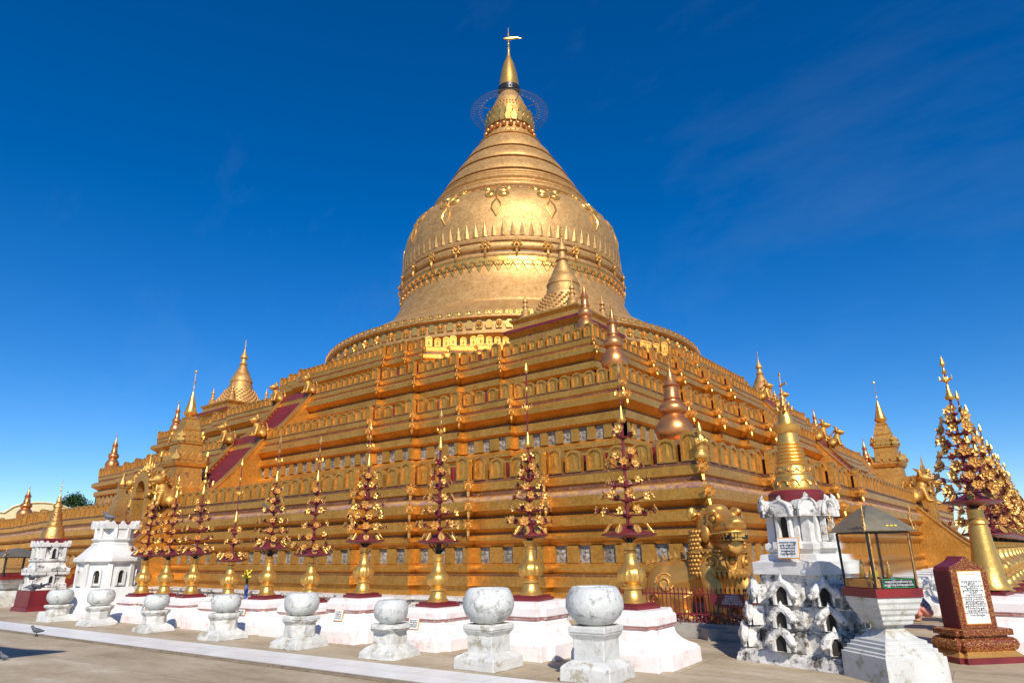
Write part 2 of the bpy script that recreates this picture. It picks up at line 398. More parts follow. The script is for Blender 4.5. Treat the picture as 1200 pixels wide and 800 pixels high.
def proft(dz, base, u=0):
    return [(0, base), (0, 4.85 + dz + u), (.12, 4.9 + dz + u), (.12, 5.02 + dz + u), (.0, 5.16 + dz + u), (-.03, 5.162 + dz + u), (-.03, 5.63 + dz), (.1, 5.632 + dz), (.18, 5.7 + dz), (.2, 5.72 + dz), (.2, 5.97 + dz), (.1, 6.01 + dz), (.03, 6.02 + dz), (.03, 6.08 + dz), (.33, 6.30 + dz), (.37, 6.305 + dz), (.37, 6.52 + dz), (.22, 6.62 + dz), (.06, 6.65 + dz), (.06, 6.74 + dz)]
def parap(dz): return [(.06, 6.742 + dz), (.10, 6.78 + dz), (.10, 7.02 + dz), (-.2, 7.022 + dz), (-.2, 6.7 + dz)]

def merlon_mesh(w_, h, t, name='merlon'):
    mb = MB(); n = 8
    def arch(wd, hh, z0=0):
        r = wd / 2; sp = hh - r * .75
        return [(-r, z0), (r, z0), (r, sp)] + [(r * math.cos(PI * k / n), sp + r * .75 * math.sin(PI * k / n)) for k in range(1, n)] + [(-r, sp)]
    o_ = arch(w_, h); i_ = arch(w_ * .74, h * .88, h * .08)
    mb.prism(o_, 0, t * .5)                       # y from 0 (outer) inwards to +t
    # raised rim on the outside face
    k = len(o_); vs = [(x, 0, z) for x, z in o_] + [(x, -.045, z) for x, z in o_] + [(x, -.045, z) for x, z in i_] + [(x, -.004, z) for x, z in i_]
    fs = []
    for q in range(k):
        p = (q + 1) % k
        fs += [(q, p, k + p, k + q), (k + q, k + p, 2 * k + p, 2 * k + q), (2 * k + q, 2 * k + p, 3 * k + p, 3 * k + q)]
    fs.append(tuple(3 * k + q for q in range(k)))
    mb.add(vs, fs)
    # slender leaf ornament in the panel
    lf = [(-w_ * .12, h * .16), (w_ * .12, h * .16), (w_ * .15, h * .42), (w_ * .05, h * .68), (0, h * .78), (-w_ * .05, h * .68), (-w_ * .15, h * .42)]
    c0 = (0, -.022, h * .42)
    mb.add([(x, -.004, z) for x, z in lf] + [c0], [(i, (i + 1) % len(lf), len(lf)) for i in range(len(lf))])
    return mb
def flower_ornament(r=.16):
    mb = MB(); n = 8
    for k in range(n):
        a = 2 * PI * k / n; c_, s_ = math.cos(a), math.sin(a)
        def q(u, v, y): return (u * c_ - v * s_, y, u * s_ + v * c_)
        pts = [q(r * .25, 0, -.02), q(r * .6, r * .24, -.07), q(r, 0, -.03), q(r * .6, -r * .24, -.07), q(r * .6, 0, -.11)]
        mb.add(pts, [(0, 1, 4), (1, 2, 4), (2, 3, 4), (3, 0, 4)])
    mb.ball((0, -.07, 0), r * .3, 8, 5)
    mb.tube([(0, -.02, -r * .9), (0, -.05, -r * 1.5), (0, 0, -r * 2.0)], [r * .25, r * .2, r * .04], 5)
    mb.tube([(0, .06, 0), (0, -.04, 0)], r * .5, 8)
    return mb

CAMP = Vector((31.165, -39.905))
merlon_slots = []    # (distance, terrace, mesh key, loc, rz)
post_slots = []
def facing(n_, p): return n_.dot(CAMP - p) > -2 and (p - CAMP).length < 90
def lay_merlons(tname, pl, off, z, w_, pitch, stair=0, post=True, postw=.42):
    pl = [tuple(p) for p in offset_plan(pl, off)]
    for a_, b_, d, nn, Ln in segs(pl):
        if Ln < .6: continue
        mid = (a_ + b_) / 2
        if nn.dot(CAMP - mid) < 0 and not (abs(mid.x) > 15 or abs(mid.y) > 15): pass
        if nn.dot(CAMP - mid) < 0: continue
        rz = math.atan2(d.y, d.x)
        e = postw + .06
        if post:
            for t in (postw / 2, Ln - postw / 2): post_slots.append((tname, a_ + d * t, z, rz))
        m_ = max(1, int((Ln - 2 * e) / pitch)); pt = (Ln - 2 * e) / m_
        for i in range(m_):
            p = a_ + d * (e + pt * (i + .5))
            if stair and (abs(p.x) < stair or abs(p.y) < stair) and abs(abs(p.x) - abs(p.y)) > 5: continue
            merlon_slots.append(((p - CAMP).length, tname, (p.x, p.y, z), rz))
terr = {}
def terrace(key, pl, prof, par, z_niche, h_niche, off_pil, off_rec, pitch, nw):
    body = sweep(pl, prof + par).build('terrace', GOLD, pag, None)
    terr[key] = body
    # pilasters between the plaque niches
    if z_niche is not None:
        mb = MB(); pl2 = [tuple(p) for p in offset_plan(pl, off_pil)]; k = 0
        for a_, b_, d, nn, Ln in segs(pl2):
            mid = (a_ + b_) / 2; rz = math.atan2(d.y, d.x)
            dep = off_pil - off_rec
            if Ln < .6: continue
            m_ = max(1, round(Ln / pitch)); pt = Ln / m_; pw = pt - nw
            for i in range(m_ + 1):
                t = i * pt; wd = pw
                if i == 0: t, wd = pw / 4, pw / 2
                if i == m_: t, wd = Ln - pw / 4, pw / 2
                dp = dep + (.27 if i in (0, m_) and Ln > .6 else 0)
                c = a_ + d * t - nn * dp / 2; mb.box((c.x, c.y, z_niche + h_niche / 2), (wd, dp, h_niche - .004), rz)
            if nn.dot(CAMP - mid) < 0: continue
            for i in range(m_):
                p = a_ + d * ((i + .5) * pt) - nn * (dep - .02)
                niche_slots.append(((p - CAMP).length, key, (p.x, p.y, z_niche), rz, nw, h_niche))
        stuff(mb.build('pilaster_row', GOLD, body))
niche_slots = []
terrace('T1', P1, prof1 + ledge1, par1, 1.313, .425, -.16, -.27, .76, .37)
terrace('T2', P2, proft(0, 3.0), parap(0) + [(-3.2, 6.7)], 5.163, .465, .08, -.03, .68, .34)
terrace('T3', P3, proft(2.67, 6.6, .12), parap(2.67) + [(-4.0, 9.37)], 7.953, .345, .08, -.03, .62, .31)
prof4 = [(0, 9.3), (0, 10.2), (.15, 10.25), (.15, 10.4), (-.05, 10.55), (-.05, 10.75), (.16, 10.85), (.2, 10.9), (.2, 11.05), (.03, 11.15), (.03, 11.22), (.33, 11.42), (.37, 11.425), (.37, 11.62), (.22, 11.72), (.06, 11.76), (.06, 11.86), (.1, 11.9), (.1, 12.12), (-.2, 12.122), (-.2, 11.9), (-2.6, 11.9)]
body4 = sweep(P4, prof4).build('octagonal_terrace', GOLD, pag); terr['T4'] = body4
# worn pink ledge on the lowest terrace, maroon strips behind the merlons
sweep(P1, [(.153, 2.952), (.155, 2.992), (.0, 3.118), (-.05, 3.12)]).build('ledge', PINKLEDGE, terr['T1'])
DKRED = paint('worn_maroon_shade_line', (.10, .035, .02), (.20, .08, .03), .55, (.55, .30, .08), .60, 9)  # worn maroon paint lines that also paint shade into the recesses
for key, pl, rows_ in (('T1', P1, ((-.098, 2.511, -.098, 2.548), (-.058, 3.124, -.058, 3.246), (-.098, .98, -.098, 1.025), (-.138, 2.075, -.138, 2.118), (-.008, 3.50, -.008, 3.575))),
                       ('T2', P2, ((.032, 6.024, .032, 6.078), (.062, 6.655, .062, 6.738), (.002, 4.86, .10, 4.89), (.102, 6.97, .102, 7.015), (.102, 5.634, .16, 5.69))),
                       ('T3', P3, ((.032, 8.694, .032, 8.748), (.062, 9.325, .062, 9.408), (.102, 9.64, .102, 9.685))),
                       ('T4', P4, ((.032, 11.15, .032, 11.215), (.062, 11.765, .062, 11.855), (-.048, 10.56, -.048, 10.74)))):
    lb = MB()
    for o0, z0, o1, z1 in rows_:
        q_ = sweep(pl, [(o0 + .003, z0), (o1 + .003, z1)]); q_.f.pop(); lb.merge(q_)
    lb.build('painted_shade_lines', DKRED, terr[key])
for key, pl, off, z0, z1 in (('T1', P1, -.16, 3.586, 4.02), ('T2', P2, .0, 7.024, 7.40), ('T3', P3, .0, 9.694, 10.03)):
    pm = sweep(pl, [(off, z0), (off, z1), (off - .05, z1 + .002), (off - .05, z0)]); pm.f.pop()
    # leave the stair openings free
    keep = []
    for f in pm.f:
        c = sum((Vector(pm.v[i]) for i in f), Vector()) / len(f)
        keep.append(f)
    pm.f = keep
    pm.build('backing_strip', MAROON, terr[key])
lay_merlons('T1', P1, -.02, 3.586, .50, .60, 1.9)
lay_merlons('T2', P2, .08, 7.023, .42, .50, 1.9)
lay_merlons('T3', P3, .08, 9.693, .36, .44, 1.9)
lay_merlons('T4', P4, .08, 12.122, .34, .42, 0, True, .36)
MM = {'T1': merlon_mesh(.50, .58, .2), 'T2': merlon_mesh(.43, .52, .16), 'T3': merlon_mesh(.36, .48, .14), 'T4': merlon_mesh(.33, .50, .12)}
mm = {k: v.mesh('merlon', GOLD) for k, v in MM.items()}
PM = {'T1': merlon_mesh(.46, .70, .3), 'T2': merlon_mesh(.46, .62, .3), 'T3': merlon_mesh(.42, .60, .28), 'T4': merlon_mesh(.36, .58, .24)}
merlon_slots.sort(key=lambda s: s[0])
rest = {}
for i, (dist, key, loc, rz) in enumerate(merlon_slots):
    if i < 100: link('merlon', mm[key], terr[key], loc, rz)
    else: rest.setdefault(key, MB()).merge(MM[key], Matrix.Translation(loc) @ Matrix.Rotation(rz, 4, 'Z'))
# the remaining merlons are one part of the pagoda
allrest = MB()
for k, v in rest.items(): allrest.merge(v)
stuff(allrest.build('merlon_rows', GOLD, pag))
posts = MB()
for key, p, z, rz in post_slots: posts.merge(PM[key], Matrix.Translation((p.x, p.y, z)) @ Matrix.Rotation(rz, 4, 'Z'))
stuff(posts.build('merlon_posts', GOLD, pag))
niche_slots.sort(key=lambda s: s[0])
nrest = MB()
nmesh = {}
def niche_mb(w_, h):
    mb = MB(); mb.box((0, 0, h / 2), (w_, .02, h - .004))
    mb.ball((0, -.01, h * .62), (w_ * .14, .018, h * .12), 8, 6); mb.ball((0, -.01, h * .33), (w_ * .3, .02, h * .2), 8, 6)
    for x_ in (-1, 1): mb.box((x_ * w_ * .46, -.012, h / 2), (w_ * .06, .02, h * .98))
    return mb
for i, (dist, key, loc, rz, nw, h) in enumerate(niche_slots):
    if key not in nmesh: mb_ = niche_mb(nw, h); nmesh[key] = (mb_, mb_.mesh('plaque', PLAQUE, 40))
    if i < 100: link('plaque', nmesh[key][1], terr[key], loc, rz)
    else: nrest.merge(nmesh[key][0], Matrix.Translation(loc) @ Matrix.Rotation(rz, 4, 'Z'))
stuff(nrest.build('plaque_rows', PLAQUE, pag, 40))
# flower brackets on the redent corners
fm = flower_ornament(.2).mesh('flower_bracket', GOLD_BRIGHT); nf = 0
fl_small = flower_ornament(.15).mesh('flower_bracket', GOLD_BRIGHT)
for key, pl, zs, off, me in (('T1', P1, (3.42, 2.85, 2.35), .02, fm), ('T2', P2, (6.9, 6.42), .3, fm), ('T3', P3, (9.55, 9.08), .3, fl_small), ('T4', P4, (12.0, 11.52), .3, fl_small)):
    q = offset_plan(pl, 0); n = len(q)
    for i in range(n):
        d1 = (Vector(q[i]) - Vector(q[i - 1])); d2 = (Vector(q[(i + 1) % n]) - Vector(q[i]))
        cr = d1.x * d2.y - d1.y * d2.x
        if cr <= .01: continue
        d1.normalize(); d2.normalize(); nn = (Vector((d1.y, -d1.x)) + Vector((d2.y, -d2.x))).normalized()
        p = Vector(q[i])
        if nn.dot((CAMP - p).normalized()) < .15: continue
        for z in zs:
            oo = {3.42: .0, 2.85: .16, 2.35: .05}.get(z, .1 if z in (6.9, 9.55, 12.0) else .37)
            pp = p + nn * (oo * 1.414 + .03)
            if nf < 100: link('flower_bracket', me, terr[key], (pp.x, pp.y, z), math.atan2(nn.y, nn.x) + PI / 2); nf += 1

# ---- stairways, on the two sides the photograph shows
def stairway(rz):
    root = MB()
    def flight(y0, z0, y1, z1, hw, n):
        mb = MB(); dy = (y1 - y0) / n; dz = (z1 - z0) / n
        for k in range(n):
            yc = y0 + dy * k; mb.box((0, (yc + y1 + .3) / 2, z0 + dz * (k + .5)), (2 * hw, (y1 + .3) - yc, dz - .002 if k else dz))
        return mb
    def cheek(y0, z0, y1, z1, hw, th, hh, low, side):
        mb = MB()
        for s_ in (side,):
            x = s_ * (hw + th / 2)
            n = 10; top = []
            for k in range(n + 1):
                t = k / n; sag = -.22 * math.sin(PI * t)
                top.append((y0 + (y1 - y0) * t, z0 + (z1 - z0) * t + hh + sag))
            poly = [(y0, low)] + top + [(y1, low)]
            vs = [(x - th / 2, y, z) for y, z in poly] + [(x + th / 2, y, z) for y, z in poly]; k = len(poly)
            mb.add(vs, [tuple(range(k)), tuple(range(2 * k - 1, k - 1, -1))] + [(i, i + k, (i + 1) % k + k, (i + 1) % k) for i in range(k)])
            # coping strip proud of the top
            for k2 in range(n):
                (ya, za), (yb, zb) = top[k2], top[k2 + 1]
                w2 = th / 2 + .05
                mb.add([(x - w2, ya, za + .002), (x + w2, ya, za + .002), (x + w2, ya, za + .09), (x - w2, ya, za + .09), (x - w2, yb, zb + .002), (x + w2, yb, zb + .002), (x + w2, yb, zb + .09), (x - w2, yb, zb + .09)],
                       [(0, 1, 2, 3), (4, 5, 6, 7), (0, 1, 5, 4), (1, 2, 6, 5), (2, 3, 7, 6), (3, 0, 4, 7)])
        return mb
    F = [(-29.2, 0, -26.1, 3.2, 1.35, 16, .02), (-25.0, 3.2, -22.1, 6.7, 1.3, 18, 3.0), (-21.6, 6.7, -19.6, 9.37, 1.25, 14, 6.5)]
    for (y0, z0, y1, z1, hw, n, low) in F:
        st = flight(y0, z0, y1, z1, hw, n).build('stairway', REDTREAD, pag, rz=rz)
        for sd_ in (-1, 1): cheek(y0 - .3, z0, y1 + .1, z1, hw, .3, .42, low, sd_).build('balustrade', GOLD, st)
        # small side wall landing block that ties the flight to its terrace
        bk = MB(); bk.box((0, (y1 + 1.2), (low + z1) / 2 - .05), (2 * hw + .55, 2.2, z1 - low - .1)); bk.build('landing', GOLD, st)
stairway(0); stairway(PI / 2)

# ---- drum, shoulder and bell
N_ = 160
drum = MB().lathe([(13.6, 11.8), (13.6, 13.0), (13.9, 13.05), (13.9, 13.25), (13.7, 13.35), (13.7, 13.6), (14.1, 13.75), (14.25, 13.8), (14.25, 13.98), (14.1, 14.02), (14.1, 14.68), (14.3, 14.72), (14.38, 14.78), (14.38, 14.9), (14.0, 14.92), (13.6, 15.1), (13.15, 15.55), (12.5, 16.1), (11.7, 16.7), (11.0, 17.1), (10.72, 17.18), (10.72, 17.36), (10.5, 17.42), (10.4, 17.6), (10.1, 17.64)], N_).build('drum', GOLD_BELL, pag, 35)
fr = MB()
n = 150
for k in range(n):
    a = 2 * PI * k / n
    M_ = Matrix.Translation((14.36 * math.cos(a), 14.36 * math.sin(a), 14.9)) @ Matrix.Rotation(a + PI / 2, 4, 'Z')
    fr.merge(MM['T4'], M_ @ Matrix.Diagonal((1.25, 1, .5, 1)))
    if True:
        M2 = Matrix.Translation((14.12 * math.cos(a), 14.12 * math.sin(a), 14.12)) @ Matrix.Rotation(a + PI / 2, 4, 'Z')
        fr.prism([(-.18, 0), (.18, 0), (.24, .28), (.12, .48), (0, .56), (-.12, .48), (-.24, .28)], -.07, 0, M2)
        if k % 2: fr.merge(flower_ornament(.2), Matrix.Translation((14.2 * math.cos(a), 14.2 * math.sin(a), 14.4)) @ Matrix.Rotation(a + PI / 2, 4, 'Z'))
fr.build('petal_band', GOLD_BRIGHT, drum)
bellp = [(10.15, 17.62), (10.0, 17.9), (9.72, 18.4), (9.42, 18.95), (9.15, 19.5), (9.0, 20.0), (8.93, 20.6), (8.92, 21.1), (9.06, 21.15), (9.1, 21.28), (9.06, 21.4), (8.93, 21.43), (8.93, 21.6)]
for k in range(9):
    t = PI * k / 8; bellp.append((8.95 + .20 * math.sin(t), 21.62 + .30 * (1 - math.cos(t)) / 1.0))
bellp += [(8.9, 22.3), (9.03, 22.34), (9.07, 22.5), (9.02, 22.62), (8.9, 22.66), (8.93, 22.9), (8.95, 23.5), (8.95, 24.2), (8.9, 24.9), (8.76, 25.6), (8.50, 26.25), (8.12, 26.85), (7.62, 27.35), (7.15, 27.66), (6.95, 27.8)]
bell = MB().lathe(bellp, N_).build('bell', GOLD_BELL, pag, 35)
# carved fringe under the ridge
frg = MB(); n = 84
for k in range(n):
    a = 2 * PI * k / n
    M_ = Matrix.Translation((8.95 * math.cos(a), 8.95 * math.sin(a), 0)) @ Matrix.Rotation(a + PI / 2, 4, 'Z')
    for rr, zc, y in ((.40, 21.12, -.07), (.26, 20.98, -.13), (.13, 20.88, -.19)):
        frg.prism([(rr * math.cos(t * PI / 6), zc + rr * 1.25 * math.sin(t * PI / 6)) for t in range(6, 13)], y, .0, M_)
    frg.prism([(-.12, 20.55), (.12, 20.55), (.16, 20.3), (0, 20.02), (-.16, 20.3)], -.09, .0, M_ @ Matrix.Translation((.35, 0, 0)))
    for rr, zc, y in ((.33, 20.74, -.09), (.17, 20.66, -.15)):
        frg.prism([(.35 + rr * math.cos(t * PI / 6), zc + rr * 1.1 * math.sin(t * PI / 6)) for t in range(6, 13)], y, .0, M_)
frg.build('scalloped_fringe', GOLD_BRIGHT, bell)
bm_ = flower_ornament(.42)
bme = bm_.mesh('boss', GOLD_WORN); n = 26
for k in range(n):
    a = 2 * PI * k / n + .1
    link('boss', bme, bell, (9.14 * math.cos(a), 9.14 * math.sin(a), 21.92), a + PI / 2)
DARKGILT = paint('dark_gilt', (.14, .06, .025), (.26, .12, .04), .5)  # dark gilt for the bands along the ridge and ring grooves
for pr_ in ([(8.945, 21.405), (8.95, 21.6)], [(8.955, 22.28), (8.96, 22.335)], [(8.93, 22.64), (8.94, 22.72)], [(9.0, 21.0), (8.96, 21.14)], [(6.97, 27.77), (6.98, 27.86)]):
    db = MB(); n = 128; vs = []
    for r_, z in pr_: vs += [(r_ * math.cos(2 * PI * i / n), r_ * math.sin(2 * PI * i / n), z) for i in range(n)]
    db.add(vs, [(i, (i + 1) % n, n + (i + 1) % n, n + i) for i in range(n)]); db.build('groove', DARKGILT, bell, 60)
# upright spear petals above the ridge
sp = MB(); n = 84
for k in range(n):
    a = 2 * PI * k / n; c_, s_ = math.cos(a), math.sin(a)
    def q(r, z, u): return (r * c_ - u * s_, r * s_ + u * c_, z)
    w1 = .21
    vs = [q(8.93, 22.7, -w1), q(8.93, 22.7, w1), q(8.965, 23.3, w1 * .6), q(8.96, 23.85, 0), q(8.965, 23.3, -w1 * .6), q(9.02, 22.75, 0), q(9.02, 23.3, 0)]
    sp.add(vs, [(0, 1, 5), (1, 2, 6, 5), (2, 3, 6), (3, 4, 6), (4, 0, 5, 6)])
sp.build('spear_petals', GOLD_BELL, bell)
# scroll pendants hanging from the shoulder
def bell_r(z):
    pr = [(z_, r_) for r_, z_ in bellp if z_ > 22.7]
    for (z0, r0), (z1, r1) in zip(pr, pr[1:]):
        if z0 <= z <= z1: return r0 + (r1 - r0) * (z - z0) / (z1 - z0)
    return 7.0
pend = MB(); n = 14
def onb(a, u, z, out):
    r = bell_r(z) + out; aa = a + u / r
    return (r * math.cos(aa), r * math.sin(aa), z)
for k in range(n):
    a = 2 * PI * k / n - R(58.7)
    for s_ in (-1, 1):
        for cx, cz, R0, tn in ((.52, 26.35, .46, 1.8), (.80, 27.15, .34, 1.5)):
            pts = []
            for i in range(16):
                t = i / 15; ang = PI / 2 + 2 * PI * tn * t * s_; rr = R0 * (1 - .8 * t)
                pts.append(onb(a, s_ * cx + rr * math.cos(ang), cz + rr * math.sin(ang) * .9, .03))
            pend.tube(pts, .095, 6)
        pend.tube([onb(a, s_ * x_, z_, .03) for x_, z_ in ((0, 25.8), (.30, 25.35), (.36, 24.95), (0, 24.25))], [.07, .07, .07, .04], 5)
    pend.tube([onb(a, 0, z_, .04) for z_ in (27.5, 26.9, 26.3, 25.9)], [.18, .12, .15, .06], 6)
    for j in range(5):
        u0 = 7.4 * (2 * PI / n) * (j / 5 + .1); pts = [onb(a, u0 + .25 * math.cos(t_ * PI / 5), 27.35 - .16 * math.sin(t_ * PI / 5), .03) for t_ in range(6)]
        pend.tube(pts, .05, 4)
pend.build('scroll_pendants', GOLD_BRIGHT, bell, 40)
# ringed cone
nodes = [(27.8, 6.95), (28.6, 6.66), (30.0, 5.98), (32.0, 4.92), (34.0, 3.72), (35.5, 2.80), (36, 2.52)]
def cone_r(z):
    for (z0, r0), (z1, r1) in zip(nodes, nodes[1:]):
        if z0 <= z <= z1: return r0 + (r1 - r0) * (z - z0) / (z1 - z0)
    return nodes[-1][1]
cp = [(6.95, 27.78)]
def torus_ring(zc, h, out):
    for k in range(9):
        t = PI * k / 8; z = zc + h * (k / 8 - .5); cp.append((cone_r(z) + out * math.sin(t) - .02, z))
torus_ring(28.1, .55, .26); torus_ring(28.6, .28, .10); torus_ring(29.05, .5, .24); torus_ring(29.45, .2, .08)
for z0, z1 in ((29.6, 29.9), (30.1, 31.6), (32.0, 33.3), (33.8, 35.4)):
    for k in range(7):
        t = k / 6; z = z0 + (z1 - z0) * t; cp.append((cone_r(z) + .12 * math.sin(PI * min(1, t * 1.15 + .1)), z))
    cp.append((cone_r(z1 + .04) - .12, z1 + .05)); cp.append((cone_r(z1 + .12) - .14, z1 + .12)); cp.append((cone_r(z1 + .2) + .12, z1 + .17)); cp.append((cone_r(z1 + .27) + .12, z1 + .24)); cp.append((cone_r(z1 + .28) - .04, z1 + .26))
cp += [(2.6, 35.75), (2.45, 35.95), (2.3, 36.1), (2.25, 36.3)]
cone = MB().lathe(cp, 128).build('ringed_cone', GOLD_BELL, pag, 30)
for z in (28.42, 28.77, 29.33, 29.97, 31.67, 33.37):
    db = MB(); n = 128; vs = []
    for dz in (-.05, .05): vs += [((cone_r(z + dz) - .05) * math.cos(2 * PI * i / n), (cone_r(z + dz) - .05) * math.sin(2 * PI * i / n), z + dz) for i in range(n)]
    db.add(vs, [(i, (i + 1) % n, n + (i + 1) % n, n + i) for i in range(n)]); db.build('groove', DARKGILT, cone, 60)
crown = MB().lathe([(2.25, 36.28), (2.1, 36.5), (1.98, 36.9), (1.93, 37.3), (2.0, 37.6), (1.9, 38.2), (1.72, 38.9), (1.6, 39.1), (1.64, 39.25), (1.55, 39.5), (1.48, 39.9), (1.32, 40.4), (1.05, 41.0), (.82, 41.4), (.74, 41.5)], 64).build('crown', GOLD_BELL, pag, 35)
pe = MB()
for k in range(22):
    a = 2 * PI * k / 22; pe.ball((2.14 * math.cos(a), 2.14 * math.sin(a), 36.9), .235, 12, 8)
pe.build('pearl_ring', COPPER, crown, 60)
lp = MB()
for row, (zz, rr, nn_) in enumerate(((37.35, 2.02, 26), (38.1, 1.9, 24))):
    for k in range(nn_):
        a = 2 * PI * (k + .5 * row) / nn_
        M_ = Matrix.Translation((rr * math.cos(a), rr * math.sin(a), zz)) @ Matrix.Rotation(a + PI / 2, 4, 'Z') @ Matrix.Rotation(R(8), 4, 'X')
        lp.prism([(-.2, 0), (.2, 0), (.26, .4), (.12, .75), (0, .9), (-.12, .75), (-.26, .4)], -.12, .02, M_)
for zz, rr in ((39.35, 1.63), (39.75, 1.52), (36.1, 2.36)):
    for k in range(36):
        a = 2 * PI * k / 36; lp.ball((rr * math.cos(a), rr * math.sin(a), zz), .08, 6, 4)
lp.build('lotus_petals', GOLD_BRIGHT, crown)
fin = MB().lathe([(.78, 41.5), (.96, 42.12), (.93, 42.2), (.86, 42.9), (.70, 43.9), (.46, 44.9), (.24, 45.5), (.2, 45.6), (.1, 46.2), (.1, 46.5), (.16, 46.6), (.06, 46.75)], 40).build('spire_cone', GOLD_BRIGHT, pag, 35)
cl = MB().lathe([(.82, 41.38), (.98, 41.5), (1.0, 42.08), (.95, 42.1)], 40)
for k in range(24):
    a = 2 * PI * k / 24; cl.ball((.99 * math.cos(a), .99 * math.sin(a), 41.7), .08, 6, 4)
cl.build('collar', BLACK, fin, 35)
vane = MB().tube([(0, 0, 46.7), (0, 0, 49.0)], [.06, .03], 6).ball((0, 0, 47.1), .13).ball((0, 0, 48.2), .1)
vane.tube([(-.35, -.3, 47.75), (0, 0, 47.7), (.6, .5, 47.85), (.95, .8, 47.8)], [.05, .16, .1, .02], 6)
vane.build('weather_vane', GOLD_BRIGHT, fin, 50)
# fine wire umbrella round the crown
WIRE = paint("dull_wire", (.16, .15, .17), (.24, .22, .22), .5)
hti = MB()
for r_ in (2.45, 2.7, 2.95, 3.2, 3.35, 3.45): hti.tube(circle(r_, 39.6 - (r_ - 2.4) * .25, 60), .011 if r_ < 3.4 else .02, 4)
for k in range(72):
    a = 2 * PI * k / 72; hti.tube([(2.4 * math.cos(a), 2.4 * math.sin(a), 39.6), (3.5 * math.cos(a), 3.5 * math.sin(a), 39.3)], .008, 3)
for k in range(8):
    a = 2 * PI * k / 8 + .2; hti.tube([(1.8 * math.cos(a), 1.8 * math.sin(a), 39.5), (2.9 * math.cos(a), 2.9 * math.sin(a), 39.5)], .03, 4)
for k in range(40):
    a = 2 * PI * k / 40; hti.ball((2.7 * math.cos(a), 2.7 * math.sin(a), 39.4), .06, 5, 4)
hti.build('wire_umbrella', WIRE, crown)

# ------------------------------------------------------------------ corner pots
def pot_parts(label, group, h, loc, rb):
    t = thing('corner_pot_finial', label, 'finial', loc, 0, group)
    k = h
    MB().sqlathe([(rb * .95, -.5), (rb * .95, -.05), (rb * .8, .0)]).build('base', COPPER, t)
    MB().lathe([(rb * .7, 0), (rb * .95, .05 * k), (rb, .12 * k), (rb * .96, .18 * k), (rb * .75, .25 * k), (rb * .62, .28 * k), (rb * .55, .31 * k), (rb * .72, .34 * k), (rb * .77, .38 * k), (rb * .68, .43 * k), (rb * .42, .47 * k), (rb * .40, .49 * k), (rb * .48, .5 * k), (rb * .42, .52 * k), (rb * .36, .60 * k), (rb * .36, .64 * k), (rb * .46, .66 * k), (rb * .42, .67 * k), (rb * .3, .72 * k), (rb * .2, .76 * k), (rb * .16, .8 * k), (rb * .05, .88 * k), (rb * .03, .89 * k)], 32).build('body', COPPER, t, 40)
    v = MB().tube([(0, 0, .87 * k), (0, 0, k)], .012, 5).ball((0, 0, .9 * k), .035, 6, 5).ball((0, 0, .98 * k), .03, 6, 5)
    v.tube([(-.06, 0, .93 * k), (.0, 0, .93 * k), (.14, .05, .94 * k)], [.015, .03, .006], 5); v.build('vane', GOLD_BROWN, t)
    return t
for (R_, zb, zt, rb, nm) in ((24.0, 4.25, 6.45, .48, 'lowest'), (20.38, 7.5, 10.1, .46, 'second'), (17.6, 10.1, 12.6, .40, 'third')):
    for sx, sy, wh in ((1, -1, 'near corner'), (-1, -1, 'far left corner'), (1, 1, 'far right corner')):
        pot_parts('copper coloured pot finial with thin vane on the %s of the %s terrace' % (wh, nm), 'pot finials on the terrace corners', zt - zb, (sx * R_, sy * R_, zb), rb)
# little praying figure on the near corner of the first parapet
def deity(loc, rz, sc_=1.0):
    parts = [('b', (0, 0, .12), (.17, .12, .13)), ('b', (0, 0, .33), (.11, .09, .2)), ('t', [(0, 0, .45), (0, -.01, .62)], [.1, .05]), ('b', (0, -.01, .68), (.07, .08, .09)), ('t', [(0, 0, .74), (0, 0, .92)], [.07, .015]),
             ('t', [(-.12, 0, .5), (-.15, -.1, .36), (0, -.16, .44)], [.05, .04, .035]), ('t', [(.12, 0, .5), (.15, -.1, .36), (0, -.16, .44)], [.05, .04, .035]), ('t', [(0, -.16, .4), (0, -.15, .56)], [.035, .015])]
    t = thing('praying_figure', 'small gilded praying figure fixed on the near corner of the lowest parapet', 'statue', loc, rz)
    blob('body', GOLD_BRIGHT, parts, t, .018, 2)
    t.scale = (sc_,) * 3
deity((25.12, -25.12, 3.55), PI / 4, 1.0)

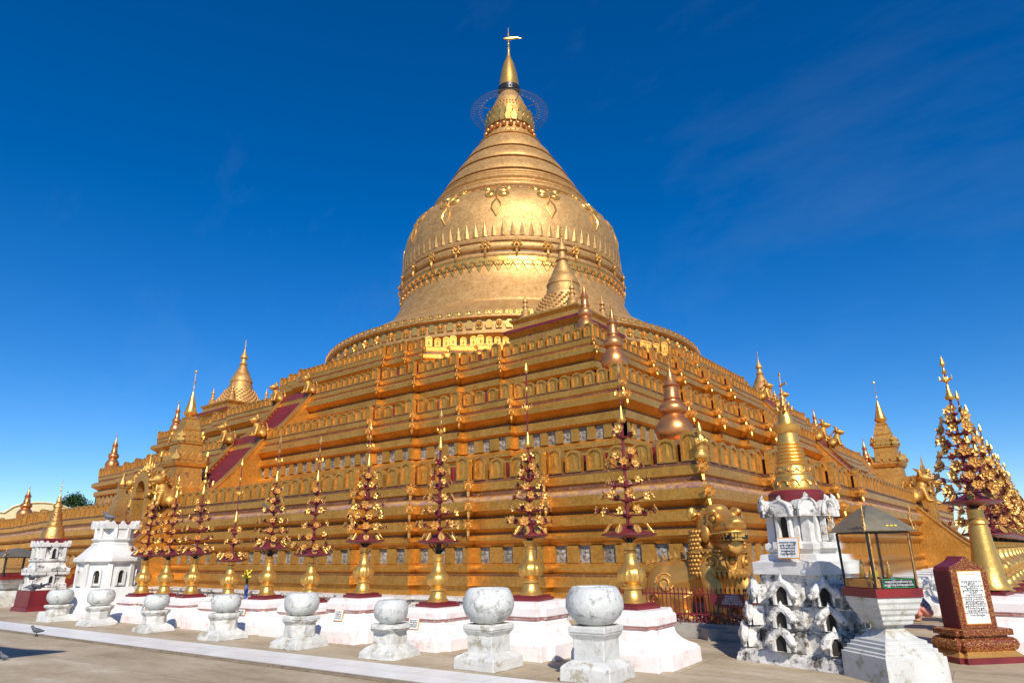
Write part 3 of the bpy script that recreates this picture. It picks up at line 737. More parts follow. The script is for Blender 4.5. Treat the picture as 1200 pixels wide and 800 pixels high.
# ------------------------------------------------------------------ corner shrine stupas on the third terrace
def mini_stupa(loc, label):
    t = thing('corner_stupa', label, 'stupa', loc, 0, 'bell stupas on the third terrace')
    z0 = 9.37
    b = MB().sqlathe([(2.0, 0), (2.0, 1.3), (1.88, 1.4), (1.88, 1.85), (2.05, 2.0), (2.1, 2.05), (2.1, 2.2), (1.85, 2.35), (1.78, 2.4), (1.78, 2.55), (1.92, 2.7), (1.92, 2.78), (1.75, 2.85)]).build('platform', GOLD_WORN, t)
    MB().sqlathe([(2.113, 2.06), (2.115, 2.18), (2.06, 2.22)]).build('edge_band', MAROON, b)
    rr = MB(); pr = []
    for k in range(9):
        r_ = 1.75 - (1.75 - .98) * (k / 8) ** .8; z = 2.85 + 1.15 * k / 8; pr += [(r_, z), (r_ - .02, z + .1)]
    rr.lathe(pr, 32)
    for k in range(8):
        r_ = 1.75 - (1.75 - .98) * (k / 8) ** .8; z = 2.9 + 1.15 * k / 8; nn_ = int(28 - k)
        for i in range(nn_):
            a = 2 * PI * (i + .5 * (k % 2)) / nn_; rr.ball((r_ * math.cos(a), r_ * math.sin(a), z), (.09, .09, .07), 6, 4)
    rr.build('petalled_base', GOLD_BELL, t, 35)
    MB().lathe([(.98, 3.95), (.95, 4.05), (.86, 4.2), (.80, 4.45), (.78, 4.6), (.82, 4.63), (.82, 4.7), (.77, 4.73), (.72, 4.95), (.6, 5.15), (.55, 5.2), (.56, 5.27), (.5, 5.3), (.5, 5.42), (.43, 5.45), (.43, 5.56), (.36, 5.6), (.36, 5.7), (.3, 5.74), (.3, 5.84), (.24, 5.9), (.24, 6.0), (.32, 6.03), (.24, 6.1), (.18, 6.3), (.18, 6.5), (.29, 6.55), (.27, 6.65), (.12, 6.95), (.05, 7.2), (.03, 7.3)], 40).build('bell', GOLD_BELL, t, 35)
    v = MB().tube([(0, 0, 7.2), (0, 0, 8.02)], [.025, .015], 6)
    for z, r_ in ((7.4, .07), (7.55, .055), (7.7, .05), (7.85, .05)): v.ball((0, 0, z), (r_, r_, r_ * .6), 8, 5)
    v.build('finial', GOLD_BRIGHT, t, 50)
    me = MB().lathe([(.3, 0), (.3, .1), (.25, .12), (.27, .25), (.2, .3), (.22, .42), (.14, .5), (.12, .62), (.16, .64), (.09, .72), (.07, .85), (.14, .9), (.12, .98), (.05, 1.1), (.015, 1.35)], 16).mesh('spirelet', GOLD_BELL, 40)
    for sx in (-1, 1):
        for sy in (-1, 1): link('spirelet', me, t, (sx * 1.35, sy * 1.35, 2.84))
    return t
mini_stupa((14.6, -14.6, 9.37), 'golden bell stupa with four spirelets above the near corner')
mini_stupa((-14.6, -14.6, 9.37), 'golden bell stupa with four spirelets on the far left shoulder of the terraces')
mini_stupa((14.6, 14.6, 9.37), 'golden bell stupa half hidden behind the right edge of the terraces')

# ------------------------------------------------------------------ stair head guardians
def guardian_mesh():
    parts = [('b', (0, .1, .28), (.2, .34, .24)), ('t', [(0, 0, .3), (0, -.12, .62)], [.2, .15]), ('b', (0, -.2, .78), (.17, .2, .16)), ('b', (0, -.38, .74), (.1, .14, .07)), ('b', (0, -.34, .64), (.08, .1, .04)),
             ('t', [(-.12, -.14, .42), (-.13, -.22, .05)], [.08, .06]), ('t', [(.12, -.14, .42), (.13, -.22, .05)], [.08, .06]), ('b', (-.13, -.28, .05), (.07, .11, .05)), ('b', (.13, -.28, .05), (.07, .11, .05)),
             ('b', (-.18, .2, .16), (.1, .2, .16)), ('b', (.18, .2, .16), (.1, .2, .16)), ('t', [(0, -.12, .9), (0, -.1, 1.02), (0, .06, 1.12)], [.1, .07, .02]), ('t', [(0, .36, .2), (0, .5, .45), (0, .38, .75)], [.06, .06, .02]),
             ('b', (-.14, -.12, .9), (.04, .03, .07)), ('b', (.14, -.12, .9), (.04, .03, .07))]
    for k in range(5): parts.append(('t', [(0, -.0 + .07 * k, .82 - .09 * k), (0, .1 + .07 * k, .9 - .09 * k)], [.06, .015]))
    return parts
G0 = None
def guardian(loc, rz, label, s_=1.0, group='guardian lions at the stair heads'):
    global G0
    if G0 is None: G0 = blob('g', GOLD_WORN, guardian_mesh(), None, .028, 2); me = G0.data; bpy.data.objects.remove(G0); G0 = me; G0.name = 'guardian_lion'
    t = tag(link('guardian_lion', G0, None, loc, rz, s_), label, 'statue', group)
    return t
for (y, z, tn) in ((-22.35, 7.12, 'first'), (-19.65, 9.75, 'second')):
    for sx in (-1, 1):
        side = 'left' if sx < 0 else 'right'
        guardian((sx * 1.5, y, z), 0, 'gilded lion on %s cheek, head of the %s upper flight, left stairway' % (side, tn), 1.05)
        guardian((-y, sx * 1.5, z), PI / 2, 'gilded lion on %s cheek, head of the %s upper flight, right stairway' % ('near' if sx < 0 else 'far', tn), 1.05)

# ------------------------------------------------------------------ stair gate towers
def gate_tower(loc, rz, label):
    t = thing('gate_tower', label, 'shrine tower', loc, rz, 'stair gate towers')
    MB().sqlathe([(1.0, 0), (1.0, .15), (.9, .2), (.88, 1.9), (.95, 1.95), (1.1, 2.1), (1.12, 2.3), (.95, 2.36), (.9, 2.4)]).build('base', GOLD, t)
    MB().sqlathe([(.66, 2.38), (.62, 2.9), (.60, 3.3), (.68, 3.36), (.74, 3.5), (.74, 3.62), (.60, 3.7), (.54, 3.74), (.50, 4.35), (.56, 4.4), (.56, 4.48), (.47, 4.52), (.47, 4.6), (.52, 4.63), (.52, 4.7), (.42, 4.76), (.38, 5.0), (.40, 5.1), (.30, 5.5), (.24, 5.58), (.27, 5.62), (.27, 5.68), (.14, 5.75)]).build('shaft', GOLD_WORN, t)
    MB().lathe([(.12, 5.72), (.3, 5.85), (.32, 5.9), (.26, 6.0), (.2, 6.25), (.14, 6.5), (.06, 6.85), (.03, 6.95)], 24).build('bell_cap', GOLD_BRIGHT, t, 40)
    v = MB().tube([(0, 0, 6.9), (0, 0, 7.95)], .014, 5).ball((0, 0, 7.95), (.06, .06, .08), 8, 6).ball((0, 0, 7.15), .04, 6, 4); v.tube([(-.1, 0, 7.4), (0, 0, 7.38), (.22, 0, 7.46)], [.02, .045, .01], 5); v.build('vane', GOLD_BRIGHT, t)
    lv = MB()
    for half, z, h_ in ((1.0, 2.3, .3), (.72, 3.62, .32), (.52, 4.5, .22), (.48, 4.72, .2)):
        for k in range(4):
            for u in (-1, -.5, 0, .5):
                a = k * PI / 2; x, y = u * half, -half; big = 1.3 if u == -1 else 1
                M_ = Matrix.Rotation(a, 4, 'Z') @ Matrix.Translation((x, y, z)) @ Matrix.Rotation(PI / 4 * (-1 if u == -1 else 0), 4, 'Z')
                lv.prism([(-.11 * big, 0), (.11 * big, 0), (.13 * big, h_ * .4), (.05, h_ * .75), (0, h_ * 1.1 * big), (-.05, h_ * .75), (-.13 * big, h_ * .4)], -.05, .03, M_)
    lv.build('leaf_crest', GOLD_BRIGHT, t)
    # arched porch in front with flame finials
    ar = MB()
    for s_ in (-1, 1): ar.box((s_ * .62, -1.5, .95), (.26, .5, 1.9)); ar.box((s_ * .62, -1.5, 1.95), (.36, .6, .12))
    out = []; inn = []
    for k in range(13):
        a = PI * k / 12; out.append((.80 * math.cos(a), 2.0 + 1.05 * math.sin(a) ** .8)); inn.append((.46 * math.cos(a), 2.0 + .62 * math.sin(a)))
    ar.prism(out + inn[::-1], -1.75, -1.25)
    for k in range(13):
        a = PI * k / 12; x, z = .86 * math.cos(a), 2.02 + 1.12 * max(0, math.sin(a)) ** .8
        ar.tube([(x, -1.5, z), (x * 1.12 + .05 * math.cos(a), -1.5, z + .16), (x * 1.1, -1.5, z + .34 + (.35 if k == 6 else 0))], [.09, .07, .01], 5)
        ar.ball((x, -1.72, z - .05), .08, 6, 4)
    ar.box((0, -.95, 2.35), (1.3, .7, .9)); 
    ar.build('arched_porch', GOLD_WORN, t)
    MB().box((0, -1.0, 1.1), (.95, .1, 2.2)).build('doorway', DARKHOLE, t)
    return t
gate_tower((0, -25.05, 3.2 - 1.0 + .0), 0, 'gilded tower with arched porch at the head of the left stairway')
gate_tower((25.05, 0, 3.2 - 1.0 + .0), PI / 2, 'gilded tower with arched porch at the head of the right stairway')
for rz, nm in ((0, 'left'), (PI / 2, 'right')):
    for sx in (-1, 1):
        c_, s_ = math.cos(rz), math.sin(rz); x, y = sx * 1.35, -26.35
        guardian((x * c_ - y * s_, x * s_ + y * c_, 3.62), rz, 'scaled gilded lion seated %s of the porch, %s stairway' % ({-1: 'on the far side' if rz == 0 else 'on the near side', 1: 'on the near side' if rz == 0 else 'on the far side'}[sx], nm), 1.5, 'guardian lions beside the porches')

# ------------------------------------------------------------------ golden flower trees
def flower_mb(r=.12):
    mb = MB(); n = 6
    for k in range(n):
        a = 2 * PI * k / n; c_, s_ = math.cos(a), math.sin(a)
        def q(u, v, y): return (u * c_ - v * s_, y, u * s_ + v * c_)
        pts = [q(r * .18, 0, 0), q(r * .62, r * .36, -.012 - r * .15), q(r * 1.05, 0, -r * .42), q(r * .62, -r * .36, -.012 - r * .15), q(r * .62, 0, -r * .02)]
        mb.add(pts, [(0, 1, 4), (1, 2, 4), (2, 3, 4), (3, 0, 4)])
    mb.ball((0, -r * .12, 0), r * .2, 6, 4)
    return mb
def back_mb(r=.12):
    mb = MB(); n = 6
    for k in range(n):
        a = 2 * PI * (k + .5) / n; c_, s_ = math.cos(a), math.sin(a)
        def q(u, v, y): return (u * c_ - v * s_, y, u * s_ + v * c_)
        mb.add([q(0, 0, .015), q(r * .55, r * .3, .0), q(r * .95, 0, -r * .2), q(r * .55, -r * .3, .0)], [(0, 1, 2, 3)])
    mb.tube([(0, .0, 0), (0, .04, -.01)], [r * .2, .008], 5)
    return mb
FLW = flower_mb().mesh('flower', PETAL); BCK = back_mb(.095).mesh('sepal', MAROON)
LEAFM = MB()
lf = [(0, 0), (.07, .06), (.085, .14), (.05, .22), (0, .30), (-.05, .22), (-.085, .14), (-.07, .06)]
LEAFM.prism(lf, -.008, .008); LEAFM.tube([(0, -.012, .02), (0, -.016, .26)], .012, 4)
LEAFME = LEAFM.mesh('leaf', PETAL)
def vase_mb(h, r, fl):
    p = [(.95 * r, 0), (.95 * r, .03 * h), (.80 * r, .06 * h), (.62 * r, .17 * h), (.60 * r, .22 * h), (.74 * r, .235 * h), (.74 * r, .26 * h), (.58 * r, .28 * h), (.62 * r, .31 * h), (.90 * r, .36 * h), (1.0 * r, .44 * h), (.97 * r, .52 * h), (.80 * r, .58 * h), (.60 * r, .62 * h), (.48 * r, .68 * h), (.42 * r, .76 * h), (.40 * r, .84 * h), (.50 * r, .86 * h), (.44 * r, .88 * h), (.44 * r, .93 * h), (.58 * r, .98 * h), (.60 * r, 1.0 * h), (.3 * r, 1.0 * h)]
    return MB().lathe(p, 48, flute=14 if fl else 0, fl=(.33 * h, .57 * h))
def flower_tree(loc, label, vh, vr, tiers, top, disk_r, dz, fs, group, seed, bellvase=False, rod=True):
    rnd = random.Random(seed)
    t = thing('golden_flower_tree', label, 'flower tree', loc, rnd.uniform(-.2, .2), group)
    v = vase_mb(vh, vr, seed % 3 != 0)
    if bellvase: v = MB().lathe([(vr * 1.6, 0), (vr * 1.6, .05), (vr * 1.35, .12), (vr * 1.22, .3 * vh), (vr * 1.02, .5 * vh), (vr * .85, .75 * vh), (vr * .8, .8 * vh), (vr * 1.0, .82 * vh), (vr * .9, .86 * vh), (vr * .7, .88 * vh), (vr * .7, 1.0 * vh), (.05, vh)], 48)
    v = v.build('vase', GOLD_BRIGHT, t, 35, loc=(0, 0, .08))
    MB().sqlathe([(vr * 1.35, 0), (vr * 1.35, .05), (vr * 1.15, .055), (vr * 1.15, .085)]).build('vase_base', MAROON, t)
    zb = vh + .08
    br = MB()
    for k in range(5):
        a = 2 * PI * k / 5; br.tube([(0, 0, zb - .02), (.08 * math.cos(a), .08 * math.sin(a), zb + .06), (disk_r * .55 * math.cos(a), disk_r * .55 * math.sin(a), dz - .01)], .012, 4)
    br.tube([(0, 0, zb - .02), (0, 0, dz)], .05, 8); br.build('bracket', BLACK, t)
    dk = MB().lathe([(.02, dz - .05), (disk_r * .7, dz - .035), (disk_r, dz - .0), (disk_r, dz + .02), (disk_r * .6, dz + .06), (.06, dz + .16)], 20).build('umbrella_disk', PINKLEDGE if False else MAROON, t, 30)
    for k in range(8):
        a = 2 * PI * (k + .3) / 8
        link('leaf', LEAFME, dk, (disk_r * .96 * math.cos(a), disk_r * .96 * math.sin(a), dz + .01), rot=(R(-38), 0, a + PI / 2), scale=.72)
    MB().tube([(0, 0, dz), (0, 0, tiers[-1][0] + .25)], [.032, .022], 8).build('pole', MAROON, t)
    arms = MB(); cnt = 0
    for (z, r_, nfl) in tiers:
        ph = rnd.uniform(0, 6)
        arms.lathe([(.045, z - .10), (.08, z - .08), (.045, z - .05)], 10)
        for k in range(nfl):
            a = ph + 2 * PI * k / nfl + rnd.uniform(-.12, .12); rr = r_ * rnd.uniform(.88, 1.06); zz = z + rnd.uniform(-.03, .04)
            arms.tube([(0, 0, z - .05), (rr * .5 * math.cos(a), rr * .5 * math.sin(a), z - .06), (rr * .92 * math.cos(a), rr * .92 * math.sin(a), zz - .01)], .0065, 4)
            cnt += 1
            s_ = fs * .70 * rnd.uniform(.82, 1.18); tl = rnd.uniform(-.5, .1)
            f = link('flower', FLW, t, (rr * math.cos(a), rr * math.sin(a), zz), rot=(tl, rnd.uniform(-.3, .3), a + PI / 2 + rnd.uniform(-.25, .25)), scale=s_)
            link('sepal', BCK, f)
    arms.build('branches', MAROON, t)
    zt = tiers[-1][0] + .2
    MB().lathe([(.06, zt - .02), (.08, zt + .02), (.045, zt + .09), (.015, zt + .26)], 14).build('finial_cone', GOLD_BRIGHT, t, 40)
    if rod:
        L2 = top - zt
        rd = MB().tube([(0, 0, zt + .2), (0, 0, top)], .014, 5).build('rod', MAROON, t)
        o_ = MB()
        for q in (.45, .68):
            o_.lathe([(.012, zt + L2 * q - .05), (.05, zt + L2 * q - .02), (.022, zt + L2 * q + .02), (.010, zt + L2 * q + .08)], 8)
        for k in range(4):
            a = PI / 2 * k; o_.tube([(0, 0, zt + L2 * .45), (.09 * math.cos(a), .09 * math.sin(a), zt + L2 * .45 + .02), (.1 * math.cos(a), .1 * math.sin(a), zt + L2 * .45 + .09)], [.02, .02, .004], 4)
        o_.lathe([(.01, top - .16), (.045, top - .1), (.03, top - .03), (.004, top + .05)], 8); o_.build('rod_ornament', GOLD_BRIGHT, t)
    return t
# pedestals of the flower trees (pink stained, stepped, flaring)
def flare_base(loc, rz, label, zt, mat, group, w_=.80, name='tree_pedestal', tile=None):
    t = thing(name, label, 'pedestal', loc, rz, group)
    k = zt / .75
    pr = [(w_, 0), (w_ * .99, .21 * k), (w_ * .94, .225 * k)]
    for i in range(7):
        u = i / 6; pr.append((w_ * (.92 - .30 * math.sin(u * PI / 2) ** .9), (.235 + .24 * u ** 1.2) * k))
    pr += [(w_ * .60, .50 * k), (w_ * .63, .52 * k), (w_ * .63, .54 * k), (w_ * .66, .55 * k), (w_ * .66, .67 * k), (w_ * .62, .68 * k), (w_ * .60, .75 * k)]
    # redented square section: square with cut corners
    mb = MB(); n = 12; vs = []
    for r_, z in pr:
        c_ = .22 * .8; pts = [(-1, -1 + c_ * 1.6), (-1 + c_ * .8, -1 + c_ * 1.6), (-1 + c_ * .8, -1 + c_ * .0), (1 - c_ * .8, -1 + c_ * .0), (1 - c_ * .8, -1 + c_ * 1.6), (1, -1 + c_ * 1.6), (1, 1 - c_ * 1.6), (1 - c_ * .8, 1 - c_ * 1.6), (1 - c_ * .8, 1), (-1 + c_ * .8, 1), (-1 + c_ * .8, 1 - c_ * 1.6), (-1, 1 - c_ * 1.6)]
        vs += [(x * r_, y * r_, z) for x, y in pts]
    fs_ = [(q * n + i, q * n + (i + 1) % n, (q + 1) * n + (i + 1) % n, (q + 1) * n + i) for q in range(len(pr) - 1) for i in range(n)]
    fs_ += [tuple((len(pr) - 1) * n + i for i in range(n)), tuple(range(n))[::-1]]
    mb.add(vs, fs_); b = mb.build('body', mat, t); bevel(b, .012, 2)
    if mat is PINKW:
        nb = MB(); vs = []
        for r_, z in ((w_ * .615, .502 * k), (w_ * .648, .522 * k), (w_ * .648, .538 * k), (w_ * .668, .549 * k)):
            c_ = .22 * .8; pts = [(-1, -1 + c_ * 1.6), (-1 + c_ * .8, -1 + c_ * 1.6), (-1 + c_ * .8, -1), (1 - c_ * .8, -1), (1 - c_ * .8, -1 + c_ * 1.6), (1, -1 + c_ * 1.6), (1, 1 - c_ * 1.6), (1 - c_ * .8, 1 - c_ * 1.6), (1 - c_ * .8, 1), (-1 + c_ * .8, 1), (-1 + c_ * .8, 1 - c_ * 1.6), (-1, 1 - c_ * 1.6)]
            vs += [(x * r_, y * r_, z) for x, y in pts]
        nb.add(vs, [(q * 12 + i, q * 12 + (i + 1) % 12, (q + 1) * 12 + (i + 1) % 12, (q + 1) * 12 + i) for q in range(3) for i in range(12)])
        nb.build('moulding', REDSTAIN, t)
    return t
REDSTAIN = paint('red_stained_moulding', (.42, .16, .13), (.56, .30, .26), .6, (.74, .66, .62), .56, 6)
MY = ["\u1000\u102f\u101e\u102d\u102f\u101c\u103a", "\u1021\u101c\u103e\u1030\u101b\u103e\u1004\u103a", "\u1019\u102d\u101e\u102c\u1038\u1005\u102f", "\u101e\u102c\u1013\u102f", "\u101e\u102c\u1013\u102f", "\u101e\u102c\u1013\u102f", "\u101b\u103d\u103e\u1031\u1005\u100a\u103a\u1038\u1001\u102f\u1036", "\u1018\u102f\u101b\u102c\u1038"]
def text(body, mat, parent, loc, rot, size, name='lettering', align='CENTER', ext=.0015, space=1.0, line=1.0):
    c = bpy.data.curves.new(name, 'FONT'); c.body = body; c.size = size; c.align_x = align; c.align_y = 'CENTER'; c.extrude = ext; c.resolution_u = 2; c.space_line = line
    c.materials.append(mat); o = bpy.data.objects.new(name, c); COL.objects.link(o)
    dg = bpy.context.evaluated_depsgraph_get(); dg.update(); me = bpy.data.meshes.new_from_object(o.evaluated_get(dg)); me.name = name
    bpy.data.objects.remove(o); bpy.data.curves.remove(c)
    return link(name, me, parent, loc, rot=rot)
def words(seed, n, total):
    rnd = random.Random(seed); s_ = ''
    while len(s_) < n: s_ += rnd.choice(MY) + (' ' if rnd.random() < .3 else '')
    return s_[:n]
def mtext(lines, lens, seed): return "\n".join(words(seed + i, lens[i], 0) for i in range(lines))
def name_tile(parent, loc, rz, w_, h, lines, seed, tilt=R(8)):
    t = tag(link('name_tile', None, None, loc, rz), 'small', 'sign')
    return t

XS = [25.87, 23.99, 21.91, 19.90, 18.26, 16.76, 15.27, 13.68, 12.38, 11.24]
ZT = [.75, .82, .66, .77, .62, .66, .58, .62, .60, .59]
TOPS = [4.62, 4.94, 4.33, 4.29, 4.18, 4.34, 3.9, 3.85, 3.7, 3.55]
def rowy(x): return -30.2 + .06 * (x - 26)
ordn = ['nearest', 'second', 'third', 'fourth', 'fifth', 'sixth', 'seventh', 'eighth', 'ninth', 'tenth']
tile_rows = {0: (.30, .17, 3, 'wide'), 1: (.20, .20, 3, 'square'), 2: (.25, .2, 4, 'tilted'), 3: (.24, .22, 4, 'large'), 5: (.24, .12, 3, 'faded'), 8: (.16, .22, 5, 'tall')}
def make_tile(name, label, loc, rz, w_, h, n, seed, tilt=.08, border=ORANGEP):
    t = thing(name, label, 'sign', loc, rz)
    MB().box((0, 0, 0), (w_, .012, h)).build('frame', border, t, rot=(-tilt, 0, 0))
    MB().box((0, -.0085, 0), (w_ * .93, .005, h * .92)).build('tile', TILEW, t, rot=(-tilt, 0, 0))
    sz = h / n * .62
    tx = text(mtext(n, [int(w_ / sz * 1.5)] * n, seed), INK, t, (0, -.014, 0), (PI / 2 - tilt, 0, 0), sz, line=1.1)
    return t
for i, x in enumerate(XS):
    y = rowy(x); w_ = .80 if i < 4 else (.74 if i < 7 else .66)
    flare_base((x, y, 0), R(3.4), 'pink stained flared plaster pedestal under the %s flower tree of the left row' % ordn[i], ZT[i], PINKW, 'pedestals of the left row of flower trees', w_)
    top = TOPS[i] - ZT[i]
    TR = {0: ([(1.44, .46, 9), (1.68, .39, 9), (1.91, .33, 8), (2.20, .26, 7), (2.34, .24, 6), (2.70, .17, 5)], 1.08, .44),
          1: ([(1.28, .42, 10), (1.52, .35, 9), (1.72, .27, 8), (1.90, .24, 7), (2.07, .20, 6), (2.24, .16, 5), (2.40, .11, 4)], 1.04, .32),
          2: ([(1.46, .39, 9), (1.70, .30, 8), (1.96, .27, 7), (2.22, .20, 6), (2.46, .16, 5), (2.70, .11, 4)], 1.14, .40),
          3: ([(1.38, .43, 10), (1.60, .37, 9), (1.80, .33, 9), (2.02, .27, 7), (2.22, .20, 6), (2.42, .14, 5)], 1.08, .40),
          4: ([(1.16, .42, 9), (1.38, .33, 7), (1.62, .27, 7), (1.92, .21, 6), (2.14, .16, 5), (2.36, .11, 4)], .98, .40),
          5: ([(1.28, .42, 9), (1.50, .36, 9), (1.74, .31, 8), (1.98, .24, 7), (2.20, .18, 6), (2.42, .13, 4)], 1.10, .40),
          6: ([(1.04, .34, 8), (1.36, .17, 5), (1.62, .12, 4)], .92, .36)}
    tiers, dz, dr = TR.get(i, ([(1.2, .40, 9), (1.44, .36, 8), (1.68, .32, 8), (1.92, .27, 7), (2.14, .2, 6), (2.34, .14, 4)], 1.05, .40))
    desc = {0: 'nearest of the left row, flower tiers above a wide maroon disk', 1: 'second of the left row, dense flower head and very tall rod', 2: 'third of the left row, sparse open tiers on a red pole', 3: 'fourth of the left row, thick tiers of gilt flowers', 4: 'fifth of the left row, loose tiers above a low vase',
            5: 'sixth of the left row, wide tiers and a fluted vase', 6: 'seventh of the left row, almost bare red pole above its disk', 7: 'eighth of the left row, bushy tiers', 8: 'ninth of the left row, beside the red stair', 9: 'tenth and farthest of the left row, next to the white shrine'}[i]
    flower_tree((x, y, ZT[i]), ('gilded flower tree, ' + desc), .88 if i in (0, 1, 3) else .84, .215 if i < 3 else .205, tiers, top, dr, dz, .95 if i < 4 else .9, 'flower trees of the left row', i + 1)
    if i in tile_rows:
        tw, th, n, kind = tile_rows[i]
        dx = {0: -.30, 1: -.28, 2: -.05, 3: -.02, 5: -.1, 8: 0}[i]
        make_tile('name_tile', 'orange edged inscribed tile on the %s pink pedestal of the left row' % ordn[i], (x + dx, y - w_ * .66 - .02, ZT[i] * .62), R(3.4), tw, th, n, 10 + i, .22)

# right hand row
def rowy2(k): return -26.2 + 1.75 * k
for k in range(13):
    y = rowy2(k); zt = .84 if k == 0 else .72
    od = (ordn + ['eleventh', 'twelfth', 'thirteenth'])[k]
    flare_base((30.2, y, 0), 0, 'pink and white flared pedestal under the %s flower tree of the right row' % od, zt, PINKW, 'pedestals of the right row of flower trees', .78)
    if k == 0:
        tiers = [(1.66, .50, 10), (1.86, .46, 10), (2.06, .42, 10), (2.26, .37, 9), (2.46, .31, 8), (2.66, .25, 7), (2.86, .18, 5), (3.02, .11, 3)]
        flower_tree((30.2, y, zt), 'nearest and largest flower tree of the right row, behind the red inscribed stele', 1.25, .17, tiers, 3.95, .44, 1.44, 1.15, 'flower trees of the right row', 31, True)
    else:
        tiers = [(1.3, .52, 9), (1.55, .50, 9), (1.8, .46, 8), (2.05, .4, 8), (2.3, .34, 7), (2.55, .24, 6)]
        flower_tree((30.2, y, zt), 'flower tree of the right row, %s from the red stele' % od, .86, .24, tiers, [3.7, 3.6, 3.75, 3.45, 3.8, 3.6][k % 6] + (.15 if k == 1 else 0), .42, 1.06, 1.1, 'flower trees of the right row', 31 + k)

# ------------------------------------------------------------------ plaster bowls on pedestals
BX = [26.12, 24.32, 22.28, 19.95, 17.5, 14.75, 12.0, 9.65]
def bowl_thing(x, i):
    y = -31.75 + .045 * (x - 26); rnd = random.Random(i + 50)
    t = thing('bowl_pedestal', 'x', 'bowl pedestal', (x, y, 0), R(3.4) + rnd.uniform(-.03, .03), 'plaster bowls on pedestals along the marble path')
    rough = i >= 2
    zc, zt_, rb = [(.66, 1.14, .39), (.60, 1.09, .385), (.50, .87, .28), (.54, .93, .32), (.50, .84, .295), (.46, .78, .27), (.46, .84, .31), (.42, .79, .32)][i]
    kz = zc / .66; kr = [1, 1, .86, .9, .84, .80, .84, .86][i]
    p = MB().sqlathe([(.37, 0), (.36, .17), (.33, .20), (.25, .245)] if not rough else [(.42, 0), (.40, .13), (.33, .2), (.24, .27)])
    p.lathe([(.235 * 1.35, .23), (.235 * 1.35, .5), (.235 * 1.42, .51), (.29 * 1.35, .575)], 4 if i < 3 else 8, a0=PI / 4 if i < 3 else PI / 8)
    p.lathe([(.30 * 1.3, .577), (.30 * 1.3, .655), (.27 * 1.3, .66)], 4 if i < 2 else (8 if i != 3 else 4), a0=PI / 4 if i < 2 or i == 3 else PI / 8)
    p.v = [(x * kr, y * kr, z * kz) for x, y, z in p.v]
    o = p.build('pedestal', WPED, t); bevel(o, .015, 2)
    sb = o.modifiers.new('sub', 'SUBSURF'); sb.subdivision_type = 'SIMPLE'; sb.levels = 3 if i < 5 else 2; sb.render_levels = sb.levels
    tx = bpy.data.textures.get('rough') or bpy.data.textures.new('rough', 'CLOUDS'); tx.noise_scale = .12
    dm = o.modifiers.new('d', 'DISPLACE'); dm.texture = tx; dm.strength = .014 if not rough else .04; dm.mid_level = .5; dm.texture_coords = 'GLOBAL'
    bp = [(.02, .662), (.2, .665), (.26, .69), (.36, .78), (.405, .88), (.40, .98), (.345, 1.09), (.31, 1.125), (.295, 1.13), (.28, 1.12), (.26, 1.09), (.02, 1.06)] if i < 2 else [(.02, .662), (.2, .665), (.27, .69), (.36, .77), (.39, .86), (.385, .96), (.34, 1.04), (.30, 1.07), (.28, 1.075), (.02, 1.03)]
    zm = max(z for _, z in bp); rm_ = max(r_ for r_, _ in bp); bp = [(r_ * rb / rm_, zc + .002 + (z - .662) * (zt_ - zc) / (zm - .662)) for r_, z in bp]; s_ = 1.0
    bw = MB().lathe([(r_ * s_, z) for r_, z in bp], 48).build('bowl', WHITE_BOWL, t, 60)
    dm = bw.modifiers.new('d', 'DISPLACE'); tx2 = bpy.data.textures.get('lump') or bpy.data.textures.new('lump', 'CLOUDS'); tx2.noise_scale = .25; dm.texture = tx2; dm.strength = .012 if i < 2 else .035; dm.mid_level = .5; dm.texture_coords = 'GLOBAL'
    labels = ['smooth round bowl on a square white pedestal, nearest the camera', 'speckled round bowl on a square pedestal, second from the camera', 'chipped grey bowl on an octagonal white pedestal, third from the camera', 'cracked bowl on a square capped pedestal, fourth from the camera',
              'bowl on a crumbling pedestal, fifth from the camera, left of the yellow flowers', 'bowl on a crumbling pedestal, sixth from the camera, right of the white shrine', 'bowl standing in front of the large white shrine', 'farthest bowl, in front of the gap between the two left shrines']
    t['label'] = labels[i]
for i, x in enumerate(BX): bowl_thing(x, i)

# ------------------------------------------------------------------ white shrines on the left
def arch_poly(w_, h, pt=.3):
    r = w_ / 2; sp = h - r * 1.2; pts = [(-r, 0), (r, 0), (r, sp)]
    for k in range(1, 6):
        a = PI / 2 * k / 6; pts.append((r * math.cos(a) ** .9, sp + r * (1.2) * math.sin(a)))
    pts.append((0, h)); pts += [(-x, z) for x, z in reversed(pts[3:-1])]; pts.append((-r, sp))
    return pts
def niche(mb_frame, mb_hole, w_, h, M, fr_=.07, dep=.1):
    o_ = arch_poly(w_ + 2 * fr_, h + fr_ * 1.6); i_ = arch_poly(w_, h)
    k = len(o_)
    vs = [M @ Vector(p) for p in [(x, 0, z) for x, z in o_] + [(x, -dep, z) for x, z in o_] + [(x, -dep, z) for x, z in i_] + [(x, .0, z) for x, z in i_]]
    fs = []
    for q in range(k):
        p = (q + 1) % k; fs += [(q, p, k + p, k + q), (k + q, k + p, 2 * k + p, 2 * k + q), (2 * k + q, 2 * k + p, 3 * k + p, 3 * k + q)]
    mb_frame.add(vs, fs)
    mb_hole.prism([(x * .8, z * .97) for x, z in i_], -.012, -.006, M)
def four(cx, cy, half, z, rz=0):
    for k in range(4):
        yield Matrix.Translation((cx, cy, 0)) @ Matrix.Rotation(rz + k * PI / 2, 4, 'Z') @ Matrix.Translation((0, -half, z))
